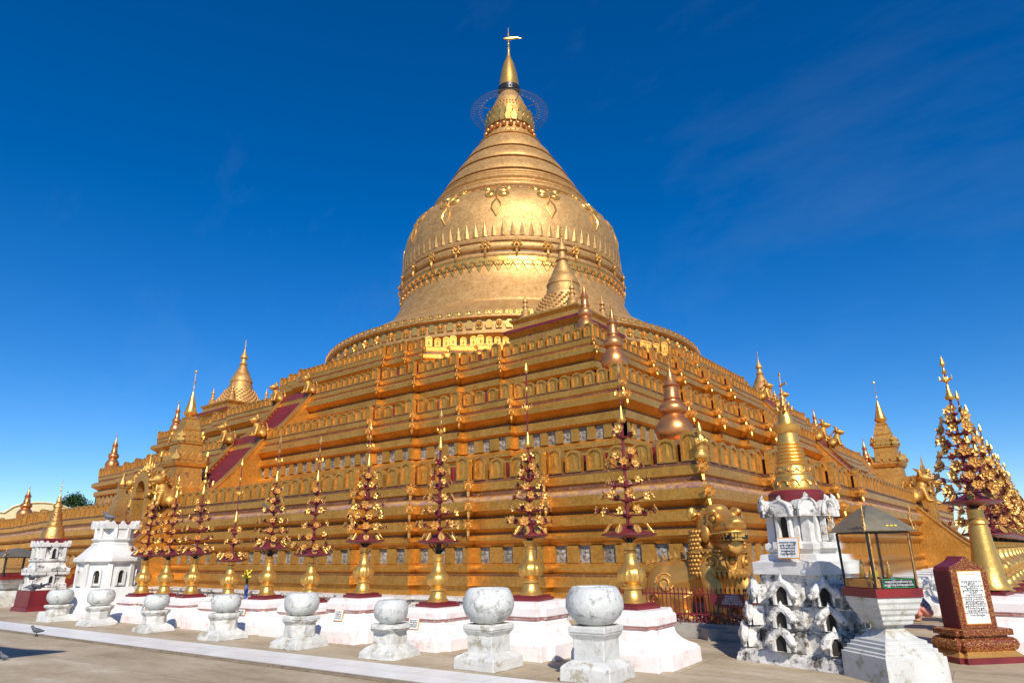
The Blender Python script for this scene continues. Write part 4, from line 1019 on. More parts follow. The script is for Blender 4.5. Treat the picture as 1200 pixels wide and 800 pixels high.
def battlement(mb, half, z, h, rz=0, n=3):
    for M_ in four(0, 0, half, z, rz):
        for i in range(n):
            x = -half + 2 * half * (i + .5) / n
            mb.prism([(x - half / n * .85, 0), (x + half / n * .85, 0), (x + half / n * .95, h * .5), (x + half / n * .5, h * .7), (x, h * 1.15), (x - half / n * .5, h * .7), (x - half / n * .95, h * .5)], -.06, .08, M_)
        mb.prism([(-half - .05, 0), (-half + .1, 0), (-half + .08, h * .8), (-half - .04, h * 1.2), (-half - .1, h * .7)], -.07, .1, M_)
def rough(o, s_=.03, sc_=.15, lv=2):
    sb = o.modifiers.new('sub', 'SUBSURF'); sb.subdivision_type = 'SIMPLE'; sb.levels = lv; sb.render_levels = lv
    nm = 'rough%.2f' % sc_; tx = bpy.data.textures.get(nm) or bpy.data.textures.new(nm, 'CLOUDS'); tx.noise_scale = sc_
    dm = o.modifiers.new('d', 'DISPLACE'); dm.texture = tx; dm.strength = s_; dm.mid_level = .5; dm.texture_coords = 'GLOBAL'
    return o
t = thing('white_shrine', 'large whitewashed shrine with pointed niches and stepped gold spire, left of the flower trees', 'shrine', (8.95, -31.1, 0), R(3), None, (.80, .80, 1))
k8 = 1.0 / math.cos(PI / 8)
def octl(pr, mat, nm):
    return bevel(MB().lathe([(r_ * k8, z) for r_, z in pr], 8, a0=PI / 8).build(nm, mat, t), .015, 2)
b = MB().sqlathe([(1.52, 0), (1.48, .16)]).build('footing', WHITE, t); bevel(b, .02, 2)
octl([(1.62, .158), (1.58, .2), (1.36, .42), (1.22, .62), (1.14, .74), (1.02, .8)], WHITE, 'base')
octl([(.94, .78), (.90, 1.44), (.96, 1.47), (1.08, 1.5), (1.08, 1.60), (.98, 1.64), (.70, 1.9), (.64, 1.94), (.64, 2.0), (.58, 2.02), (.58, 2.05), (.66, 2.1), (.66, 2.14), (.56, 2.16), (.54, 2.45)], WHITE, 'body')
fr_, ho = MB(), MB()
for k in range(8):
    Mk = Matrix.Rotation(k * PI / 4, 4, 'Z')
    niche(fr_, ho, .20, .42, Mk @ Matrix.Translation((0, -.92, .84)), .06, .10)
    Mp = Matrix.Rotation(k * PI / 4 + PI / 8, 4, 'Z')
    fr_.prism([(-.09, 0), (.09, 0), (.08, .66), (-.08, .66)], -.05, .05, Mp @ Matrix.Translation((0, -.985, .80)))
    fr_.prism([(-.07, 0), (.07, 0), (.06, .3), (-.06, .3)], -.06, .02, Mp @ Matrix.Translation((0, -.59, 2.16)))
bt = MB(); battlement(bt, .53, 2.42, .2)
fr_.build('niche_frames', WHITE, t); ho.build('niche', DARKHOLE, t); bt.build('battlement', WHITE, t)
MB().sqlathe([(.50, 2.45), (.50, 2.58), (.42, 2.62)]).build('spire_foot', MAROON, t)
pr = [(.36, 2.6)]
for k in range(7): r_ = .36 - .033 * k; z = 2.62 + .1 * k; pr += [(r_, z), (r_, z + .07), (r_ - .03, z + .072)]
pr += [(.12, 3.34), (.10, 3.6), (.14, 3.65), (.1, 3.7)]
sp_ = MB().sqlathe(pr).build('spire', GOLD_BROWN, t)
fl_ = MB().lathe([(.06, 3.68), (.14, 3.74), (.1, 3.84), (.05, 3.95), (.02, 4.08)], 12)
for k in range(5):
    a = 2 * PI * k / 5; fl_.tube([(.08 * math.cos(a), .08 * math.sin(a), 3.7), (.17 * math.cos(a), .17 * math.sin(a), 3.74), (.16 * math.cos(a), .16 * math.sin(a), 3.84)], [.03, .025, .005], 5)
fl_.build('finial', GOLD_BROWN, t)

t = thing('white_shrine', 'smaller whitewashed shrine with a maroon foot and bell shaped gold spire at the far left', 'shrine', (4.55, -31.3, 0), R(3), None, (.64, .64, 1))
MB().sqlathe([(.95, 0), (.92, .12), (.85, .14), (.83, .62), (.78, .64)]).build('foot', MAROON, t)
b = MB().sqlathe([(.80, .62), (.78, .8), (.70, .84), (.70, 1.15), (.82, 1.2), (.82, 1.28), (.66, 1.34), (.6, 1.45), (.58, 1.5), (.66, 1.53), (.66, 1.58), (.56, 1.6), (.55, 2.0), (.62, 2.04), (.6, 2.1)]).build('body', WHITE_GRIMY, t); rough(b, .014, .12, 3)
fr_, ho = MB(), MB()
for M_ in four(0, 0, .56, 1.62): niche(fr_, ho, .2, .3, M_, .06, .09)
for M_ in four(0, 0, .72, .72): niche(fr_, ho, .2, .34, M_, .06, .1)
for M_ in four(0, 0, .56, 1.6):
    for s_ in (-1, 1): fr_.prism([(s_ * .48 - .08, 0), (s_ * .48 + .08, 0), (s_ * .48 + .08, .4), (s_ * .48 - .08, .4)], -.06, .02, M_)
bt = MB(); battlement(bt, .62, 1.98, .16); battlement(bt, .74, 1.1, .16)
fr_.build('niche_frames', WHITE, t); ho.build('niche', DARKHOLE, t); bt.build('battlement', WHITE, t)
MB().sqlathe([(.60, 2.1), (.60, 2.2), (.54, 2.24)]).build('spire_foot', MAROON, t)
MB().lathe([(r_ * 1.3, z) for r_, z in [(.42, 2.22), (.40, 2.4), (.34, 2.6), (.30, 2.62), (.31, 2.66), (.27, 2.68), (.26, 2.8), (.23, 2.82), (.22, 2.95), (.19, 2.97), (.18, 3.1), (.15, 3.12), (.14, 3.25), (.18, 3.28), (.16, 3.34), (.08, 3.42), (.1, 3.46), (.03, 3.7)]], 28).build('spire', GOLD_BROWN, t, 35)
MB().tube([(0, 0, 3.65), (0, 0, 4.2)], .012, 5).ball((0, 0, 3.85), .05, 6, 4).ball((0, 0, 4.0), .035, 6, 4).build('finial', GOLD_BROWN, t)

# ------------------------------------------------------------------ ornate ruined shrine by the lion
t = thing('weathered_shrine', 'black stained white shrine of small arches with ringed gold spire, right of the lion', 'shrine', (28.05, -28.62, 0), R(-16))
core = MB().sqlathe([(.84, 0), (.82, .10), (.78, .17), (.68, .19), (.65, .47), (.60, .49), (.57, .78), (.52, .80), (.50, 1.08), (.50, 1.10), (.50, 1.22)])
for k in range(4):
    for i, (h_, z) in enumerate(((.68, .19), (.60, .49), (.52, .80))):
        a = k * PI / 2 + PI / 4; d_ = h_ * 1.22
        core.box((d_ * math.cos(a), d_ * math.sin(a), z + .13), (.20, .20, .30), a + PI / 4)
        for s_ in (-1, 1): core.box((h_ * 1.02 * math.cos(a - PI / 4) - s_ * .32 * h_ * math.sin(a - PI / 4), h_ * 1.02 * math.sin(a - PI / 4) + s_ * .32 * h_ * math.cos(a - PI / 4), z + .12), (.14, .16, .26), a - PI / 4)
SOOTY = paint('soot_stained_plaster', (.56, .54, .50), (.74, .72, .68), .75, (.06, .052, .045), .545, 2.6, .6, (.22, .18, .13), .58, 9)
core = rough(core.build('stepped_base', SOOTY, t), .03, .10, 4)
up = MB().sqlathe([(.56, 1.22), (.56, 1.40), (.48, 1.42), (.46, 1.5), (.36, 1.52), (.40, 1.58), (.40, 1.66), (.34, 1.70), (.32, 1.72), (.30, 2.16), (.36, 2.20), (.38, 2.30), (.30, 2.33)])
for k in range(4):
    a = k * PI / 2
    for s_ in (-1, 1):
        up.box((.34 * math.cos(a) - s_ * .15 * math.sin(a), .34 * math.sin(a) + s_ * .15 * math.cos(a), 1.92), (.09, .09, .46), a)
    up.box((.36 * math.cos(a), .36 * math.sin(a), 1.64), (.2, .44, .1), a)
    a += PI / 4; up.box((.42 * math.cos(a), .42 * math.sin(a), 1.9), (.13, .13, .62), a + PI / 4); up.box((.42 * math.cos(a), .42 * math.sin(a), 2.22), (.22, .22, .1), a + PI / 4)
upo = rough(up.build('aedicule', WHITE, t), .02, .1, 3)
fr_, ho = MB(), MB()
gb = MB()
def gable(mb, M_, w_, h):
    # flamed ogee gable with curled ends
    pts = [(-w_ * .62, 0), (-w_ * .5, -.02), (-w_ * .2, h * .12), (0, h * .3), (w_ * .2, h * .12), (w_ * .5, -.02), (w_ * .62, 0), (w_ * .60, h * .35), (w_ * .42, h * .30), (w_ * .34, h * .55), (w_ * .18, h * .62), (w_ * .10, h * .95), (0, h * 1.25), (-w_ * .10, h * .95), (-w_ * .18, h * .62), (-w_ * .34, h * .55), (-w_ * .42, h * .30), (-w_ * .60, h * .35)]
    mb.prism(pts, -.17, .06, M_); mb.prism([(x * .7, z * .72 + h * .12) for x, z in pts], -.20, -.169, M_)
def hood(mb, M_, w_, h, y=-.10):
    w_ *= 1.0
    pts = [(-w_ * 1.35, y, h * .62), (-w_ * 1.2, y - .03, h * .50), (-w_ * .98, y - .03, h * .56), (-w_ * .80, y - .02, h * .80), (-w_ * .45, y, h * 1.08), (0, y, h * 1.30), (w_ * .45, y, h * 1.08), (w_ * .80, y - .02, h * .80), (w_ * .98, y - .03, h * .56), (w_ * 1.2, y - .03, h * .50), (w_ * 1.35, y, h * .62)]
    mb.tube([M_ @ Vector(p) for p in pts], [.02, .042, .055, .062, .06, .055, .06, .062, .055, .042, .02], 8)
    mb.tube([M_ @ Vector((0, y, h * 1.22)), M_ @ Vector((0, y - .02, h * 1.45)), M_ @ Vector((0, y, h * 1.75))], [.05, .035, .008], 6)
    mb.prism([(x * 1.6, z * 1.12) for x, z in arch_poly(w_, h)], y + .02, .10, M_)
def shield(mb, M_, w_, h):
    mb.prism(arch_poly(w_, h), -.07, .06, M_)
    mb.tube([M_ @ Vector((x, -.07, z)) for x, z in arch_poly(w_, h)[2:]], .022, 6)
    mb.tube([M_ @ Vector((0, -.03, h * .9)), M_ @ Vector((0, -.05, h * 1.15)), M_ @ Vector((0, -.02, h * 1.35))], [.05, .04, .008], 6)
for half, z, w_, h in ((.71, .20, .16, .21), (.63, .50, .16, .21), (.55, .81, .17, .24)):
    for M_ in four(0, 0, half, z):
        M2 = M_ @ Matrix.Translation((0, -.06, 0)); niche(fr_, ho, w_ * 1.2, h * 1.08, M2 @ Matrix.Translation((0, -.105, 0)), .035, .05); hood(gb, M2, w_ * 1.15, h)
    for k in range(4):
        M2 = Matrix.Rotation(k * PI / 2 + PI / 4, 4, 'Z') @ Matrix.Translation((0, -half * 1.30, z)); niche(fr_, ho, w_ * .95, h * 1.05, M2 @ Matrix.Translation((0, -.105, 0)), .03, .05); hood(gb, M2, w_ * .95, h)
for M_ in four(0, 0, .40, 1.70):
    niche(fr_, ho, .16, .38, M_, .04, .08); shield(gb, M_ @ Matrix.Translation((0, -.05, .36)), .36, .24)
for k in range(4):
    a = k * PI / 2 + PI / 4; M_ = Matrix.Rotation(a + PI / 2, 4, 'Z') @ Matrix.Translation((0, -.50, 2.06)); shield(gb, M_, .26, .26)
rough(fr_.build('arch_frames', SOOTY, t), .01, .06, 1); ho.build('niche', DARKHOLE, t); rough(gb.build('gables', WHITE_GRIMY, t), .012, .05, 1)
MB().lathe([(.40, 2.28), (.42, 2.32), (.42, 2.42), (.38, 2.46)], 40).build('spire_foot', MAROON, t, 35)
sp = [(.37, 2.44), (.38, 2.48), (.36, 2.50), (.33, 2.62), (.30, 2.72), (.295, 2.74), (.305, 2.76), (.29, 2.78), (.27, 2.90), (.265, 2.92), (.28, 2.95), (.26, 2.97)]
for k in range(6): r_ = .26 - .013 * k; z = 2.99 + .068 * k; sp += [(r_ - .015, z), (r_ + .008, z + .025), (r_ + .005, z + .045), (r_ - .018, z + .06)]
sp += [(.175, 3.41), (.165, 3.56), (.19, 3.58), (.21, 3.64), (.23, 3.72), (.2, 3.74), (.14, 3.75), (.13, 3.86), (.10, 3.98), (.06, 4.04)]
so_ = MB().lathe(sp, 48).build('spire', GOLD_BRIGHT, t, 35)
sc2 = MB()
for k in range(12):
    a = 2 * PI * k / 12
    M_ = Matrix.Rotation(a, 4, 'Z') @ Matrix.Translation((0, -.355, 2.56)) @ Matrix.Rotation(R(-14), 4, 'X')
    sc2.tube([M_ @ Vector((.09 * math.cos(q * PI / 6), 0, .10 * math.sin(q * PI / 6))) for q in range(7)], .012, 5)
    M_ = Matrix.Rotation(a, 4, 'Z') @ Matrix.Translation((0, -.287, 2.88)); sc2.tube([M_ @ Vector((.07 * math.cos(-q * PI / 6), 0, .07 * math.sin(-q * PI / 6))) for q in range(7)], .010, 5)
sc2.build('festoons', GOLD_BRIGHT, so_)
cr = MB()
for zz, rr, nn_ in ((4.02, .16, 7), (4.12, .11, 6)):
    for k in range(nn_):
        a = 2 * PI * k / nn_; cr.tube([(.05 * math.cos(a), .05 * math.sin(a), zz - .03), (rr * math.cos(a), rr * math.sin(a), zz), (rr * 1.05 * math.cos(a), rr * 1.05 * math.sin(a), zz + .07)], [.02, .03, .004], 5)
cr.lathe([(.05, 4.02), (.08, 4.08), (.05, 4.2), (.02, 4.34)], 10); cr.build('crown', GOLD_BROWN, so_)
v = MB().tube([(0, 0, 4.3), (0, 0, 4.78)], .01, 5).ball((0, 0, 4.76), (.025, .025, .04), 6, 5); v.tube([(-.05, 0, 4.52), (0, 0, 4.53), (.1, 0, 4.57), (.12, 0, 4.53)], [.008, .025, .02, .005], 5); v.build('vane', GOLD_BROWN, so_)
so_.scale = (.92, .92, .84); so_.location = (0, 0, 2.44 * .16)
make_tile('inscribed_tile', 'large white inscribed tile with an orange border leaning on the weathered shrine', (28.05 + .12 * math.cos(R(-16)) + math.sin(R(-16)) * .60, -28.62 - .58 - .12 * .28, 1.60), R(-16), .36, .30, 5, 77, .10)

# ------------------------------------------------------------------ glass offering case
def glass_case(loc, rz, label, plain=False):
    t = thing('glass_case', label, 'display case', loc, rz, 'glass offering cases')
    p = MB().sqlathe([(.49, 0), (.485, .31), (.455, .315), (.455, .345), (.42, .35), (.42, .395), (.38, .40), (.38, .44), (.34, .445), (.34, .475), (.27, .50), (.20, .56), (.155, .60), (.155, .64), (.24, .66), (.25, .70), (.27, .72), (.27, .76), (.30, .79), (.31, .83), (.33, .85), (.34, .90), (.36, .93), (.365, .985)]).build('pedestal', WPED, t); bevel(p, .006, 2)
    MB().sqlathe([(.385, .986), (.385, 1.09), (.37, 1.092)]).build('red_shelf', REDTREAD, t)
    fr_ = MB()
    for sx in (-1, 1):
        for sy in (-1, 1): fr_.tube([(sx * .34, sy * .34, 1.092), (sx * .35, sy * .35, 1.78)], .021, 6)
    for z in (1.10, 1.78):
        for k in range(4):
            a = PI / 4 + k * PI / 2; b_ = a + PI / 2; r_ = .485
            fr_.tube([(r_ * math.cos(a), r_ * math.sin(a), z), (r_ * math.cos(b_), r_ * math.sin(b_), z)], .012, 5)
    fr_.build('frame', BLACK, t)
    for k in range(4): MB().box((0, -.342, 1.44), (.64, .004, .64)).build('pane', GLASS, t, rz=k * PI / 2)
    lw = MB()
    for k in range(4):
        mb2 = MB().box((0, -.35, 1.155), (.62, .012, .11)); lw.merge(mb2, Matrix.Rotation(k * PI / 2, 4, 'Z'))
    if not plain:
        io = MB()
        for q_, (x_, y_) in enumerate(((-.18, -.1), (.05, .12), (.2, .05), (-.1, .18))):
            io.lathe([(.05, 1.11), (.055, 1.15), (.03, 1.19), (.04, 1.24), (.02, 1.30 + .03 * q_), (.004, 1.36 + .03 * q_)], 14, (x_, y_, 0))
        io.box((0, 0, 1.125), (.56, .5, .05)); tag(link('gilt_offerings', io.mesh('gilt_offerings', GOLD_BRIGHT, 40), None, loc, rz), 'small gilt offering stands on a tray inside the near glass case', 'offerings')
        for sx in (-1, 1): MB().box((sx * .328, -.366, 1.44), (.022, .012, .66)).build('brass_strip', GOLD_BROWN, t)
    lw.build('lower_rail', GOLD_BROWN if not plain else MAROON, t)
    rf = MB().sqlathe([(.42, 1.79), (.43, 1.80), (.40, 1.83), (.30, 1.93), (.18, 2.03), (.04, 2.13), (.01, 2.14)]).build('roof', GREYROOF, t)
    fil = MB()
    for k in range(4):
        a = PI / 4 + k * PI / 2; c_, s_ = math.cos(a), math.sin(a)
        def q(u, z): return (u * c_, u * s_, z)
        for (cu, cz, rr) in ((.56, 1.88, .05), (.62, 1.82, .035), (.56, 1.98, .03)):
            fil.tube([q(cu + rr * math.cos(j * PI / 5), cz + rr * math.sin(j * PI / 5)) for j in range(11)], .006, 4)
        fil.tube([q(.58, 1.80), q(.55, 1.95), q(.57, 2.06), q(.56, 2.12)], [.01, .01, .008, .002], 5); fil.ball(q(.56, 2.05), .015, 6, 4)
    fil.build('filigree', GOLD_BROWN, t)
    return t
gc = glass_case((29.24, -29.68, 0), R(48), 'glass case with grey pyramid roof and green signboard, beside the red stele')
gc.scale = (.87, .87, 1)
# green edged signboard on the camera side pane
M_ = Matrix.Rotation(PI / 2 * 0, 4, 'Z')
sb = MB().box((.02, -.362, 1.155), (.56, .012, .105)).build('signboard', BLACK, gc)
gr = MB()
for z in (1.105, 1.205): gr.box((.02, -.371, z), (.50, .006, .008))
for x in (-.235, .275): gr.box((x, -.371, 1.155), (.008, .006, .085))
gr.build('sign_border', GREENP, sb)
text(mtext(2, [26, 28], 5), WHITEINK, sb, (.02, -.371, 1.155), (PI / 2, 0, 0), .034, line=1.15)
yl = MB()
for k in range(3): yl.ball((-.04 + .07 * k, 0, 0), (.025, .014, .006), 8, 4)
yl.build('roof_mark', YELLOWP, gc, loc=(.04, -.375, 1.862), rot=(R(41), 0, 0))
# figures in the case
tg = thing('offering_figure', 'small dark seated figure with a yellow sash inside the near glass case', 'figurine', (29.24, -29.68, 1.105), R(30))
blob('body', INK, [('b', (-.06, 0, .06), (.09, .07, .06)), ('t', [(-.06, 0, .08), (-.06, 0, .24)], [.05, .04]), ('b', (-.06, 0, .29), (.035, .035, .045))], tg, .012, 2)
MB().lathe([(.055, .12), (.058, .15), (.052, .2)], 14, (-.06, 0, 0)).build('sash', YELLOWP, tg, 40)
tag(blob('cloth_bundle', BLUEC, [('b', (29.42, -29.58, 1.15), (.07, .06, .05)), ('b', (29.48, -29.54, 1.14), (.06, .05, .04)), ('b', (29.38, -29.62, 1.16), (.04, .05, .06))], None, .012, 2), 'folded pale blue cloth lying inside the near glass case', 'cloth')
g2 = glass_case((1.0, -31.2, 0), R(10), 'smaller glass case with grey roof and red shelf at the left edge of the view', True); g2.scale = (1.7, 1.7, .93)

# ------------------------------------------------------------------ red stele
st = thing('inscribed_stele', 'maroon stele with a white inscribed panel on a carved gilt base at the right edge', 'stele', (29.93, -27.36, 0), R(46))
pb_ = MB()
def redsq(mb, prof, dx, dy):
    vs = []; n = 12
    for r_, z in prof:
        X, Y = dx + r_, dy + r_; c_ = .07
        pts = [(-X, -Y + c_), (-X + c_, -Y + c_), (-X + c_, -Y), (X - c_, -Y), (X - c_, -Y + c_), (X, -Y + c_), (X, Y - c_), (X - c_, Y - c_), (X - c_, Y), (-X + c_, Y), (-X + c_, Y - c_), (-X, Y - c_)]
        vs += [(x, y, z) for x, y in pts]
    fs_ = [(q * n + i, q * n + (i + 1) % n, (q + 1) * n + (i + 1) % n, (q + 1) * n + i) for q in range(len(prof) - 1) for i in range(n)]
    fs_ += [tuple((len(prof) - 1) * n + i for i in range(n)), tuple(range(n))[::-1]]
    mb.add(vs, fs_); return mb
redsq(MB(), [(.12, 0), (.12, .075), (.10, .08)], .42, .24).build('foot', MAROON, st)
redsq(MB(), [(.10, .081), (.08, .10), (.035, .145), (.03, .15)], .42, .24).build('lotus_moulding', PETAL, st)
redsq(MB(), [(.03, .151), (.065, .18), (.085, .24), (.065, .30), (.03, .325), (-.01, .33), (-.01, .35), (.05, .36), (.05, .43), (.03, .44)], .42, .24).build('carved_base', CARVE, st)
w2, hh = .30, 1.02
outl = [(-w2, .44), (w2, .44), (w2, 1.24), (w2 - .03, 1.30), (w2 - .12, 1.335), (.08, 1.38), (.03, 1.425), (0, 1.45), (-.03, 1.425), (-.08, 1.38), (-w2 + .12, 1.335), (-w2 + .03, 1.30), (-w2, 1.24)]
sl = MB().prism(outl, -.13, .20).build('slab', MAROON, st); bevel(sl, .012, 2)
MB().prism([(x * .985, .445 + (z - .44) * .988) for x, z in outl], -.150, -.132).build('carved_border', CARVE, st)
pn = MB().box((0, -.154, .87), (.40, .008, .74)).build('panel_rim', ORANGEP, st)
MB().box((0, -.160, .87), (.38, .006, .715)).build('panel', TILEW, pn)
rows = [20, 22, 8, 21, 12, 22, 7, 15, 21, 18, 22, 19, 21, 17, 20, 22, 14, 22]
text("\n" + "\n".join(words(200 + i, rows[i], 0) for i in range(1, 17)), INK, pn, (0, -.1645, .872), (PI / 2, 0, 0), .036, line=.86, ext=.002)
text(words(200, 13, 0), ORANGEP, pn, (0, -.1645, 1.195), (PI / 2, 0, 0), .031)

# ------------------------------------------------------------------ the corner lion
GOLD_LION = gold("lion_gilding", (.58, .28, .055), (.74, .39, .10), .66, .28, .44, (.35, .14, .06), .66, 10, .35, 2.4)
LI = thing('corner_lion', 'huge gilded crouching lion with bared teeth and a jewelled collar behind the maroon railings', 'statue', (25.62, -26.02, 0), R(-43))
dL, dR = (-.74, -.67), (-.67, .74)
parts = [('b', (.05, 0, 1.10), (.40, .50, .62)), ('b', (.0, 0, 1.60), (.38, .43, .42)), ('b', (.12, 0, 2.04), (.42, .44, .38)), ('b', (.34, 0, 2.14), (.30, .36, .22)),
         ('t', [(.30, 0, 2.00), (.62, 0, 2.02), (.88, 0, 2.00)], [.31, .27, .20]), ('b', (.90, 0, 2.02), (.15, .23, .12)), ('b', (1.0, 0, 2.10), (.08, .16, .07)),
         ('t', [(.26, 0, 1.72), (.60, 0, 1.64), (.84, 0, 1.66)], [.24, .21, .16]),
         ('b', (.46, .26, 2.32), (.18, .11, .09)), ('b', (.46, -.26, 2.32), (.18, .11, .09)), ('b', (.16, 0, 2.40), (.24, .22, .10)),
         ('b', (.34, .38, 1.90), (.16, .09, .20)), ('b', (.34, -.38, 1.90), (.16, .09, .20))]
for s_ in (-1, 1):
    parts += [('t', [(.20, s_ * .30, 1.30), (.36, s_ * .33, .85), (.40, s_ * .33, .35)], [.27, .21, .18]), ('b', (.57, s_ * .33, .30), (.28, .2, .13)),
              ('t', [(0.0, s_ * .42, 2.24), (-.08, s_ * .52, 2.40)], [.13, .06])]
    for j in (-1, 0, 1): parts.append(('b', (.78, s_ * .33 + j * .12, .26), (.10, .06, .08)))
for dx, dy in (dL, dR):
    parts += [('t', [(-.05, 0, 1.15), (dx * .5, dy * .5, 1.02), (dx * .95, dy * .95, .92)], [.48, .42, .44]), ('b', (dx * 1.15, dy * 1.15, .80), (.50, .50, .58)),
              ('t', [(dx * 1.15 + .1, dy * 1.15, .75), (dx * .95 + .42, dy * .95, .62), (dx * .95 + .18, dy * .95, .32)], [.30, .22, .16]), ('b', (dx * .95 + .34, dy * .95, .28), (.30, .18, .11))]
blob('body', GOLD_LION, parts, LI, .032, 2)
# mouth: dark cavity and teeth
MB().box((.74, 0, 1.82), (.44, .42, .085)).build('mouth', DARKHOLE, LI)
te = MB()
for (x, y) in [(.90, -.1), (.92, -.05), (.93, 0), (.92, .05), (.90, .1), (.84, -.17), (.84, .17), (.76, -.2), (.76, .2), (.68, -.22), (.68, .22), (.6, .23), (.6, -.23)]:
    te.box((x + .06, y * 1.12, 1.86), (.045, .05, .08)); te.box((x + .04, y * 1.0, 1.785), (.04, .045, .06))
for s_ in (-1, 1): te.tube([(.84, s_ * .15, 1.9), (.87, s_ * .16, 1.80)], [.03, .008], 5)
te.build('teeth', GOLD_BRIGHT, LI)
for s_ in (-1, 1):
    ey = MB().ball((.58, s_ * .30, 2.17), (.075, .06, .075), 12, 8)
    for rr in (.10, .13):
        ey.tube([(.58 + rr * math.cos(a_ * PI / 6) * .9, s_ * (.33 - .06 * math.cos(a_ * PI / 6)), 2.17 + rr * math.sin(a_ * PI / 6)) for a_ in range(13)], .014, 5)
    ey.build('eye', GOLD_WORN, LI, 50)
    er = MB().ball((-.02, s_ * .47, 2.30), (.07, .12, .15), 12, 8).ball((.03, s_ * .48, 2.30), (.03, .07, .09), 10, 6).build('ear', GOLD_BRIGHT, LI, 60)
ns = MB().tube([(.70, -.13, 2.11), (.90, -.10, 2.15), (1.0, 0, 2.17), (.90, .10, 2.15), (.70, .13, 2.11)], [.03, .05, .055, .05, .03], 8).ball((1.0, .06, 2.08), .045, 8, 6).ball((1.0, -.06, 2.08), .045, 8, 6)
ns.tube([(.30, -.42, 1.80), (.6, -.32, 1.90), (.88, -.24, 1.91), (1.05, 0, 1.92), (.88, .24, 1.91), (.6, .32, 1.90), (.30, .42, 1.80)], .03, 6); ns.build('muzzle_trim', GOLD_BRIGHT, LI, 60)
# scaled mane down the neck and shoulders
mn = MB()
for k in range(11):
    z = 1.94 - .08 * k; rx = .46 + .008 * k
    for j in range(26):
        a = PI * .22 + (PI * 1.56) * (j + .5 * (k % 2)) / 26
        x, y = .02 + rx * math.cos(a) * 1.0, (rx + .06) * math.sin(a)
        if math.cos(a) > .5: continue
        mn.ball((x, y, z), (.055, .055, .055), 6, 4)
mn.build('scaled_mane', GOLD_WORN, LI, 50)
cb = MB()
for s_ in (-1, 0, 1):
    a = s_ * .75; M_ = Matrix.Translation((.06, 0, 0)) @ Matrix.Rotation(a, 4, 'Z') @ Matrix.Translation((.53, 0, 1.34 if s_ else 1.38)) @ Matrix.Rotation(PI / 2, 4, 'Z')
    R1 = .13 if s_ else .10
    pts = [M_ @ Vector((R1 * math.cos(t_ * PI / 8), 0, (R1 if s_ else .18) * math.sin(t_ * PI / 8))) for t_ in range(17)]
    cb.tube(pts, .03, 6); c0 = M_ @ Vector((0, 0, 0)); cb.ball(tuple(c0), .07, 10, 7)
for k in range(19):
    a = -1.45 + 2.9 * k / 18; rr = .57
    cb.tube([(.04 + (rr - .02) * math.cos(a), rr * math.sin(a), 1.56), (.04 + rr * math.cos(a), rr * math.sin(a), 1.52)], .03, 5)
    cb.tube([(.04 + (rr) * math.cos(a), rr * math.sin(a), 1.16), (.05 + (rr + .02) * math.cos(a), rr * math.sin(a) * 1.02, 1.09), (.05 + (rr) * math.cos(a), rr * math.sin(a), 1.02)], [.05, .045, .008], 5)
cb.tube([(.04 + .56 * math.cos(-1.5 + 3.0 * k / 24), .56 * math.sin(-1.5 + 3.0 * k / 24), 1.57) for k in range(25)], .035, 6)
cb.tube([(.05 + .56 * math.cos(-1.5 + 3.0 * k / 24), .56 * math.sin(-1.5 + 3.0 * k / 24), 1.19) for k in range(25)], .03, 6)
plate = []
for z in (1.17, 1.58):
    for k in range(17): a = -1.4 + 2.8 * k / 16; plate.append((.05 + .53 * math.cos(a), .53 * math.sin(a), z))
cb.add(plate, [(k, k + 1, 18 + k, 17 + k) for k in range(16)])
cb.build('collar', GOLD_WORN, LI, 50)
sk = MB()
for dx, dy in (dL, dR):
    for k in range(9):
        t_ = .5 + .14 * k; sk.tube([(dx * t_, dy * t_, 1.42 - .03 * max(0, k - 4)), (dx * (t_ + .05), dy * (t_ + .05), 1.56 - .03 * max(0, k - 4))], [.06, .01], 5)
for k in range(10):
    sk.tube([(-.05 + .25 * math.sin(k), .0, 0), (0, 0, 0)], .001, 3) if False else None
hc = Vector((dL[0] * 1.15, dL[1] * 1.15, .80)); vd = Vector((.907, -.42, .05)).normalized(); ux = vd.cross(Vector((0, 0, 1))).normalized(); uz = ux.cross(vd)
for (cu, cz, R0, tn, sg_) in ((.05, .12, .22, 1.6, 1), (-.28, -.10, .13, 1.2, -1), (.30, -.20, .12, 1.2, 1)):
    pts = []
    for i in range(18):
        t_ = i / 17; an = 2 * PI * tn * t_ * sg_; rr = R0 * (1 - .75 * t_); a_, b_ = cu + rr * math.cos(an), cz + rr * math.sin(an)
        q2 = max(0.02, 1 - (a_ / .5) ** 2 - (b_ / .58) ** 2); pts.append(hc + ux * a_ + uz * b_ + vd * (.5 * math.sqrt(q2) + .01))
    sk.tube(pts, .022, 6)
sk.build('back_spikes', GOLD_WORN, LI)
MB().box((.2, 0, .1), (1.7, 1.7, .2)).build('lion_plinth', STONE, LI)
hs_ = tag(MB().box((25.1, -26.45, .13), (3.0, 1.25, .26)).build('stone_platform', STONE), 'low grey stone platform under the gilded lion', 'platform')
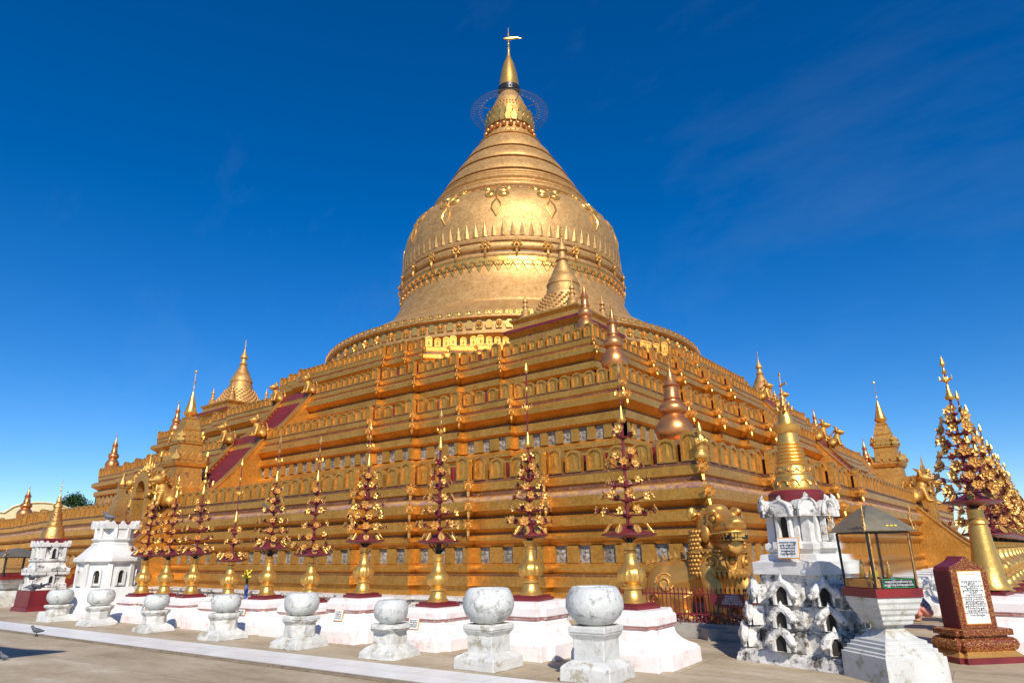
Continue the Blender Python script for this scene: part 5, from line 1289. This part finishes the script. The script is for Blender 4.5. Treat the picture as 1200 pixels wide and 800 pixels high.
# railings
rl = thing('iron_railings', 'maroon iron railings around the gilded corner lion', 'railings', (0, 0, 0))
bars = MB(); rails = MB()
pth = [Vector((22.9, -27.05)), Vector((26.45, -27.05)), Vector((26.45, -24.0))]
for a_, b_ in zip(pth, pth[1:]):
    d = b_ - a_; n = int(d.length / .085)
    for k in range(n + 1):
        p = a_ + d * k / n; bars.tube([(p.x, p.y, .14), (p.x, p.y, .84)], .011, 5); bars.lathe([(.011, .84), (.02, .86), (.002, .91)], 5, (p.x, p.y, 0))
    for z in (.16, .42, .78): rails.box(((a_.x + b_.x) / 2, (a_.y + b_.y) / 2, z), (d.length, .03, .025), math.atan2(d.y, d.x))
bars.build('bars', MAROON, rl); rails.build('rails', MAROON, rl)
cb2 = MB()
for a_, b_ in zip(pth, pth[1:]):
    d = b_ - a_; cb2.box(((a_.x + b_.x) / 2, (a_.y + b_.y) / 2 , .068), (d.length + .2, .22, .13), math.atan2(d.y, d.x) )
tag(rough(cb2.build('stone_kerb', STONE), .03, .1, 3), 'rough grey stone kerb under the maroon railings', 'kerb')
# tinsel shrubs low in front of the railings: red dyed grass heads behind the bars
rs = MB(); rnd = random.Random(3)
for k in range(260):
    x = rnd.uniform(23.2, 26.3); y = -26.95 + rnd.uniform(0, .1); z = rnd.uniform(.15, .42); a = rnd.uniform(0, 6)
    rs.tube([(x, y, z), (x + .05 * math.cos(a), y, z + .06 * math.sin(a)), (x + .09 * math.cos(a + .5), y + .02, z + .09 * math.sin(a + .5))], [.012, .01, .002], 4)
tag(rs.build('red_scrollwork', MAROON), 'low band of dark red scrollwork behind the foot of the railings', 'scrollwork')
sg = thing('warning_board', 'maroon board with four lines of white lettering hung on the railings', 'sign', (26.16, -27.1, .68))
MB().box((0.06, 0, 0), (.50, .02, .24)).build('board', MAROON, sg); MB().box((-.27, .004, .01), (.15, .02, .19)).build('side_flap', MAROON, sg)
text(words(91, 11, 0) + "\n" + words(92, 13, 0) + "\n" + words(93, 12, 0) + "\n" + words(94, 15, 0), WHITEINK, sg, (.08, -.0135, .02), (PI / 2, 0, 0), .05, line=.85, ext=.002)
text(words(96, 3, 0), WHITEINK, sg, (.26, -.0125, -.085), (PI / 2, 0, 0), .025)

# ------------------------------------------------------------------ white blocks along the right foot
for k in range(8):
    flare_base((27.9, -19.5 + 1.75 * k, 0), 0, 'white flared block at the foot of the right side, %s from the lion' % ordn[k], .85, WHITE, 'white blocks along the right foot', .85, 'plaster_block')

# ------------------------------------------------------------------ person sitting on the paving at the right
pr_ = thing('person', 'person in checked shirt and pink wrap crouching beyond the glass case', 'person', (28.55, -21.6, 0), R(-60), None, .74)
blob('body', SKIN, [('b', (0, 0, .30), (.17, .16, .13)), ('t', [(0, 0, .3), (0, -.12, .5), (0, -.2, .68)], [.16, .17, .15]), ('t', [(0, -.21, .72), (0, -.26, .82)], [.06, .055]), ('b', (0, -.29, .90), (.085, .10, .115)), ('b', (0, -.39, .89), (.015, .025, .02)),
      ('t', [(-.1, .0, .28), (-.13, -.34, .46), (-.12, -.22, .08)], [.1, .075, .05]), ('t', [(.1, .0, .28), (.13, -.34, .46), (.12, -.22, .08)], [.1, .075, .05]), ('b', (-.12, -.3, .04), (.045, .12, .04)), ('b', (.12, -.3, .04), (.045, .12, .04)),
      ('t', [(-.17, -.18, .68), (-.22, -.32, .5), (-.08, -.44, .48)], [.06, .048, .035]), ('t', [(.17, -.18, .68), (.22, -.32, .5), (.08, -.44, .48)], [.06, .048, .035]),
      ('t', [(-.08, -.44, .48), (-.02, -.5, .47)], [.035, .015]), ('t', [(.08, -.44, .48), (.02, -.5, .46)], [.035, .015])], pr_, .022, 2)
blob('shirt', PLAID, [('b', (0, 0, .36), (.19, .17, .14)), ('t', [(0, 0, .36), (0, -.12, .52), (0, -.19, .66)], [.185, .19, .175]), ('t', [(-.17, -.17, .68), (-.22, -.3, .53)], [.085, .07]), ('t', [(.17, -.17, .68), (.22, -.3, .53)], [.085, .07])], pr_, .025, 2)
blob('wrap', PINKC, [('b', (0, .02, .24), (.2, .19, .14)), ('t', [(-.1, .0, .28), (-.13, -.33, .45), (-.125, -.24, .16)], [.13, .1, .085]), ('t', [(.1, .0, .28), (.13, -.33, .45), (.125, -.24, .16)], [.13, .1, .085])], pr_, .025, 2)
blob('hair', HAIR, [('b', (0, -.265, .94), (.095, .105, .10)), ('b', (0, -.2, .9), (.08, .06, .1))], pr_, .018, 2)

# ------------------------------------------------------------------ pigeons
def pigeon_parts(fly=False):
    p = [('t', [(.17, 0, .09), (.05, 0, .10), (-.04, 0, .12), (-.09, 0, .17), (-.10, 0, .20)], [.012, .05, .06, .035, .03]), ('b', (-.11, 0, .215), (.032, .026, .028)), ('t', [(-.13, 0, .212), (-.165, 0, .205)], [.01, .003])]
    if fly: p += [('t', [(0, s_ * .04, .14), (.03, s_ * .18, .19), (.08, s_ * .32, .15)], [.045, .035, .008]) for s_ in (-1, 1)]
    else: p += [('t', [(0, s_ * .02, .06), (0, s_ * .02, 0)], [.012, .008]) for s_ in (-1, 1)]
    return p
pm1 = blob('pigeon', PIGEON, pigeon_parts(), None, .009, 1); pm2 = blob('pigeon', PIGEON, pigeon_parts(True), None, .011, 1)
m1, m2 = pm1.data, pm2.data; bpy.data.objects.remove(pm1); bpy.data.objects.remove(pm2)
for (loc, rz, s_, fly, lb) in (((13.5, -34.15, .034), 1.2, .85, 0, 'grey pigeon standing on the marble path at the left'), ((17.05, -35.72, 0), .5, .6, 0, 'dark pigeon beside the shadow at the bottom left corner'), ((9.35, -31.5, 2.63), .8, 1.2, 0, 'pigeon perched on top of the large white shrine'),
                               ((6.6, -32.2, .62), 2.6, .95, 1, 'pigeon flying low in front of the maroon shrine foot'), ((9.6, -33.0, .78), 3.0, .9, 1, 'pigeon with spread wings flying past the farthest bowl'), ((6.9, -32.4, .95), 2.2, .9, 1, 'pigeon flying highest above the left end of the path'),
                               ((9.3, -26.35, 3.1), .3, 1.2, 0, 'dark pigeon on the pink ledge left of the seventh flower tree'), ((9.9, -26.35, 3.1), 2.0, 1.2, 0, 'grey pigeon on the pink ledge above the seventh flower tree'), ((12.3, -26.3, 2.9), 3.0, 1.2, 0, 'pigeon roosting on the ledge right of the seventh flower tree')):
    tag(link('pigeon', m2 if fly else m1, None, loc, rz, s_), lb, 'pigeon', 'pigeons')

# ------------------------------------------------------------------ vase with yellow flowers, potted plants
fv = thing('flower_vase', 'small blue vase of yellow flowers on the plinth between two bowls', 'vase', (13.9, -29.55, .62))
MB().lathe([(.03, -.6), (.05, -.02), (.04, 0), (.055, .1), (.04, .2), (.045, .24)], 14).build('vase', BLUEC, fv, 40)
fq = MB(); st_ = MB(); rnd = random.Random(9)
for k in range(26):
    a = rnd.uniform(0, 6.28); r_ = rnd.uniform(.02, .13); z = rnd.uniform(.42, .62); st_.tube([(0, 0, .2), (r_ * math.cos(a), r_ * math.sin(a), z)], .004, 3); fq.ball((r_ * math.cos(a), r_ * math.sin(a), z), .028, 6, 4)
fq.build('blossoms', YELLOWP, fv); st_.build('stems', LEAF, fv)
def leafy(loc, label, r_, h, n, seed):
    t = thing('leafy_plant', label, 'plant', loc); rnd = random.Random(seed); lf_ = MB(); s2 = MB()
    for k in range(n):
        a = rnd.uniform(0, 6.28); rr = r_ * rnd.random() ** .5; z = h * rnd.uniform(.3, 1); c = Vector((rr * math.cos(a), rr * math.sin(a), z)); d = Vector((rnd.uniform(-1, 1), rnd.uniform(-1, 1), rnd.uniform(-.2, 1))).normalized() * .09; e = d.cross(Vector((0, 0, 1))).normalized() * .035
        lf_.add([c, c + d * .5 + e, c + d, c + d * .5 - e], [(0, 1, 2, 3)])
        if k % 6 == 0: s2.tube([(0, 0, 0), tuple(c)], .006, 3)
    lf_.build('foliage', LEAF, t); s2.build('stems', BARK, t)
leafy((7.4, -30.2, .9), 'dark green leafy plant between the two white shrines', .45, .85, 420, 1)
pt = thing('marigold_planter', 'row of orange flowers behind the left shrines', 'planter', (6.9, -30.6, 0)); mgl = MB(); rnd = random.Random(12)
for k in range(120): mgl.tube([(rnd.uniform(-.9, .9), rnd.uniform(-.2, .2), .9), (rnd.uniform(-.9, .9) * .0 + (x_ := rnd.uniform(-.9, .9)), rnd.uniform(-.2, .2), rnd.uniform(1.1, 1.4))], [.01, .035], 4) if False else mgl.ball((rnd.uniform(-.9, .9), rnd.uniform(-.2, .2), rnd.uniform(.95, 1.35)), .05, 6, 4)
mgl.build('blossoms', ORANGEP, pt); MB().box((0, 0, .45), (2.0, .5, .9)).build('box', MAROON, pt)

# ------------------------------------------------------------------ background: cream precinct building, trees
cw = thing('cream_building', 'long cream walled building with scalloped parapet far behind the left side', 'building', (-46, -10, 0), 0)
wl = MB(); poly = [(-40, 0), (60, 0), (60, 5.2)]
y = 60
pts = []
for k in range(161):
    u = 60 - 100 * k / 160; ph = (u + 13.4) % 14 - 7; z = 5.75 + (1.05 * math.sqrt(max(0, 1 - (ph / 2.8) ** 2)) if abs(ph) < 2.8 else 0)
    if abs(ph) >= 2.8: z += .35 * max(0, (abs(ph) - 2.8) / 4.2 - .1)
    pts.append((u, z))
pol = [(-40, 0), (60, 0)] + pts
wl.prism(pol, -.2, .2, Matrix.Rotation(PI / 2, 4, 'Z')); wl.build('wall', BANNER, cw)
cp_ = MB()
for (u0, z0), (u1, z1) in zip(pts, pts[1:]): cp_.tube([(.25, u0, z0 + .02), (.25, u1, z1 + .02)], .09, 4)
cp_.build('coping', BANNER, cw)

def tree(loc, h, r_, label, seed, n=5000):
    rnd = random.Random(seed); t = thing('background_tree', label, 'tree', loc, 0, 'trees beyond the precinct')
    tr = MB(); tr.tube([(0, 0, 0), (.1, 0, h * .35), (0, .1, h * .6)], [r_ * .09, r_ * .06, r_ * .035], 8)
    cl_ = []
    for k in range(26):
        a = rnd.uniform(0, 6.28); ph = rnd.uniform(-.4, 1.4); rr = r_ * rnd.uniform(.45, .95); c = Vector((rr * math.cos(a) * math.cos(ph), rr * math.sin(a) * math.cos(ph), h * .68 + h * .28 * math.sin(ph)))
        cl_.append((c, r_ * rnd.uniform(.2, .42))); tr.tube([(0, 0, h * .4), tuple(c * .6 + Vector((0, 0, h * .2))), tuple(c)], [r_ * .03, r_ * .02, r_ * .006], 5)
    lf_ = MB()
    for k in range(n):
        c, q = rnd.choice(cl_); d = Vector((rnd.gauss(0, 1), rnd.gauss(0, 1), rnd.gauss(0, .8))).normalized() * q * rnd.random() ** .35; p = c + d
        u = Vector((rnd.uniform(-1, 1), rnd.uniform(-1, 1), rnd.uniform(-.6, .6))).normalized() * .16; v_ = u.cross(Vector((rnd.uniform(-1, 1), rnd.uniform(-1, 1), 1))).normalized() * .08
        lf_.add([p - u, p + v_, p + u, p - v_], [(0, 1, 2, 3)])
    tr.build('trunk', BARK, t, 40); lf_.build('crown', LEAF, t)
tree((-58, -9.5, 0), 8.6, 2.6, 'dark green tree top rising just behind the scalloped cream wall', 4)
tree((-62, -18.2, 0), 9.6, 1.3, 'small dark tree at the far left edge beyond the cream wall', 5, 1500)
tree((27, 46, 0), 6.0, 3.0, 'dark tree behind the far end of the right flower trees', 6, 3000)
tree((33, 60, 0), 6.5, 3.5, 'distant round tree beyond the right hand paving', 8, 3000)
wb = thing('white_pavilion', 'white pavilion with stepped roof beyond the far right corner', 'building', (29.0, 44, 0))
MB().sqlathe([(3, 0), (3, 2.6), (3.3, 2.7), (3.3, 2.9), (2.2, 3.4), (2.0, 3.5), (2.0, 3.9), (1.2, 4.3), (.2, 4.8)]).build('walls', WHITE, wb)
dmb = MB()
for k in range(4): dmb.merge(MB().prism(arch_poly(1.2, 2.1), -.02, .02), Matrix.Rotation(k * PI / 2, 4, 'Z') @ Matrix.Translation((0, -3.0, 0)))
dmb.build('doorway', DARKHOLE, wb)
# unseen pavilion added outside the left edge to cast the shadow on the paving
pv = thing('shadow_caster_pavilion', 'open pavilion with upturned eaves, added unseen left of the view to shade the paving', 'pavilion', (19.4, -42.75, 0))
n = 16; vs = [(0, 0, 7.6)]
for k in range(4):
    for j in range(n):
        u = -1 + 2 * j / n; up_ = .25 * abs(u) ** 4; inw = .35 * (1 - abs(u)) ** .7
        x, y = u * 3, -3 + inw
        c_, s_ = round(math.cos(k * PI / 2)), round(math.sin(k * PI / 2)); vs.append((x * c_ - y * s_, x * s_ + y * c_, 5.75 + up_))
m_ = 4 * n; vs += [(x, y, z - .12) for x, y, z in vs[1:]] + [(0, 0, 7.3)]
fs = [(0, 1 + k, 1 + (k + 1) % m_) for k in range(m_)] + [(1 + k, 1 + m_ + k, 1 + m_ + (k + 1) % m_, 1 + (k + 1) % m_) for k in range(m_)] + [(len(vs) - 1, 1 + m_ + (k + 1) % m_, 1 + m_ + k) for k in range(m_)]
MB().add(vs, fs).build('roof', MAROON, pv)
for sx in (-1, 1):
    for sy in (-1, 1): MB().tube([(sx * 1.9, sy * 1.9, 0), (sx * 1.9, sy * 1.9, 6.2)], .11, 12).build('post', WHITE, pv)
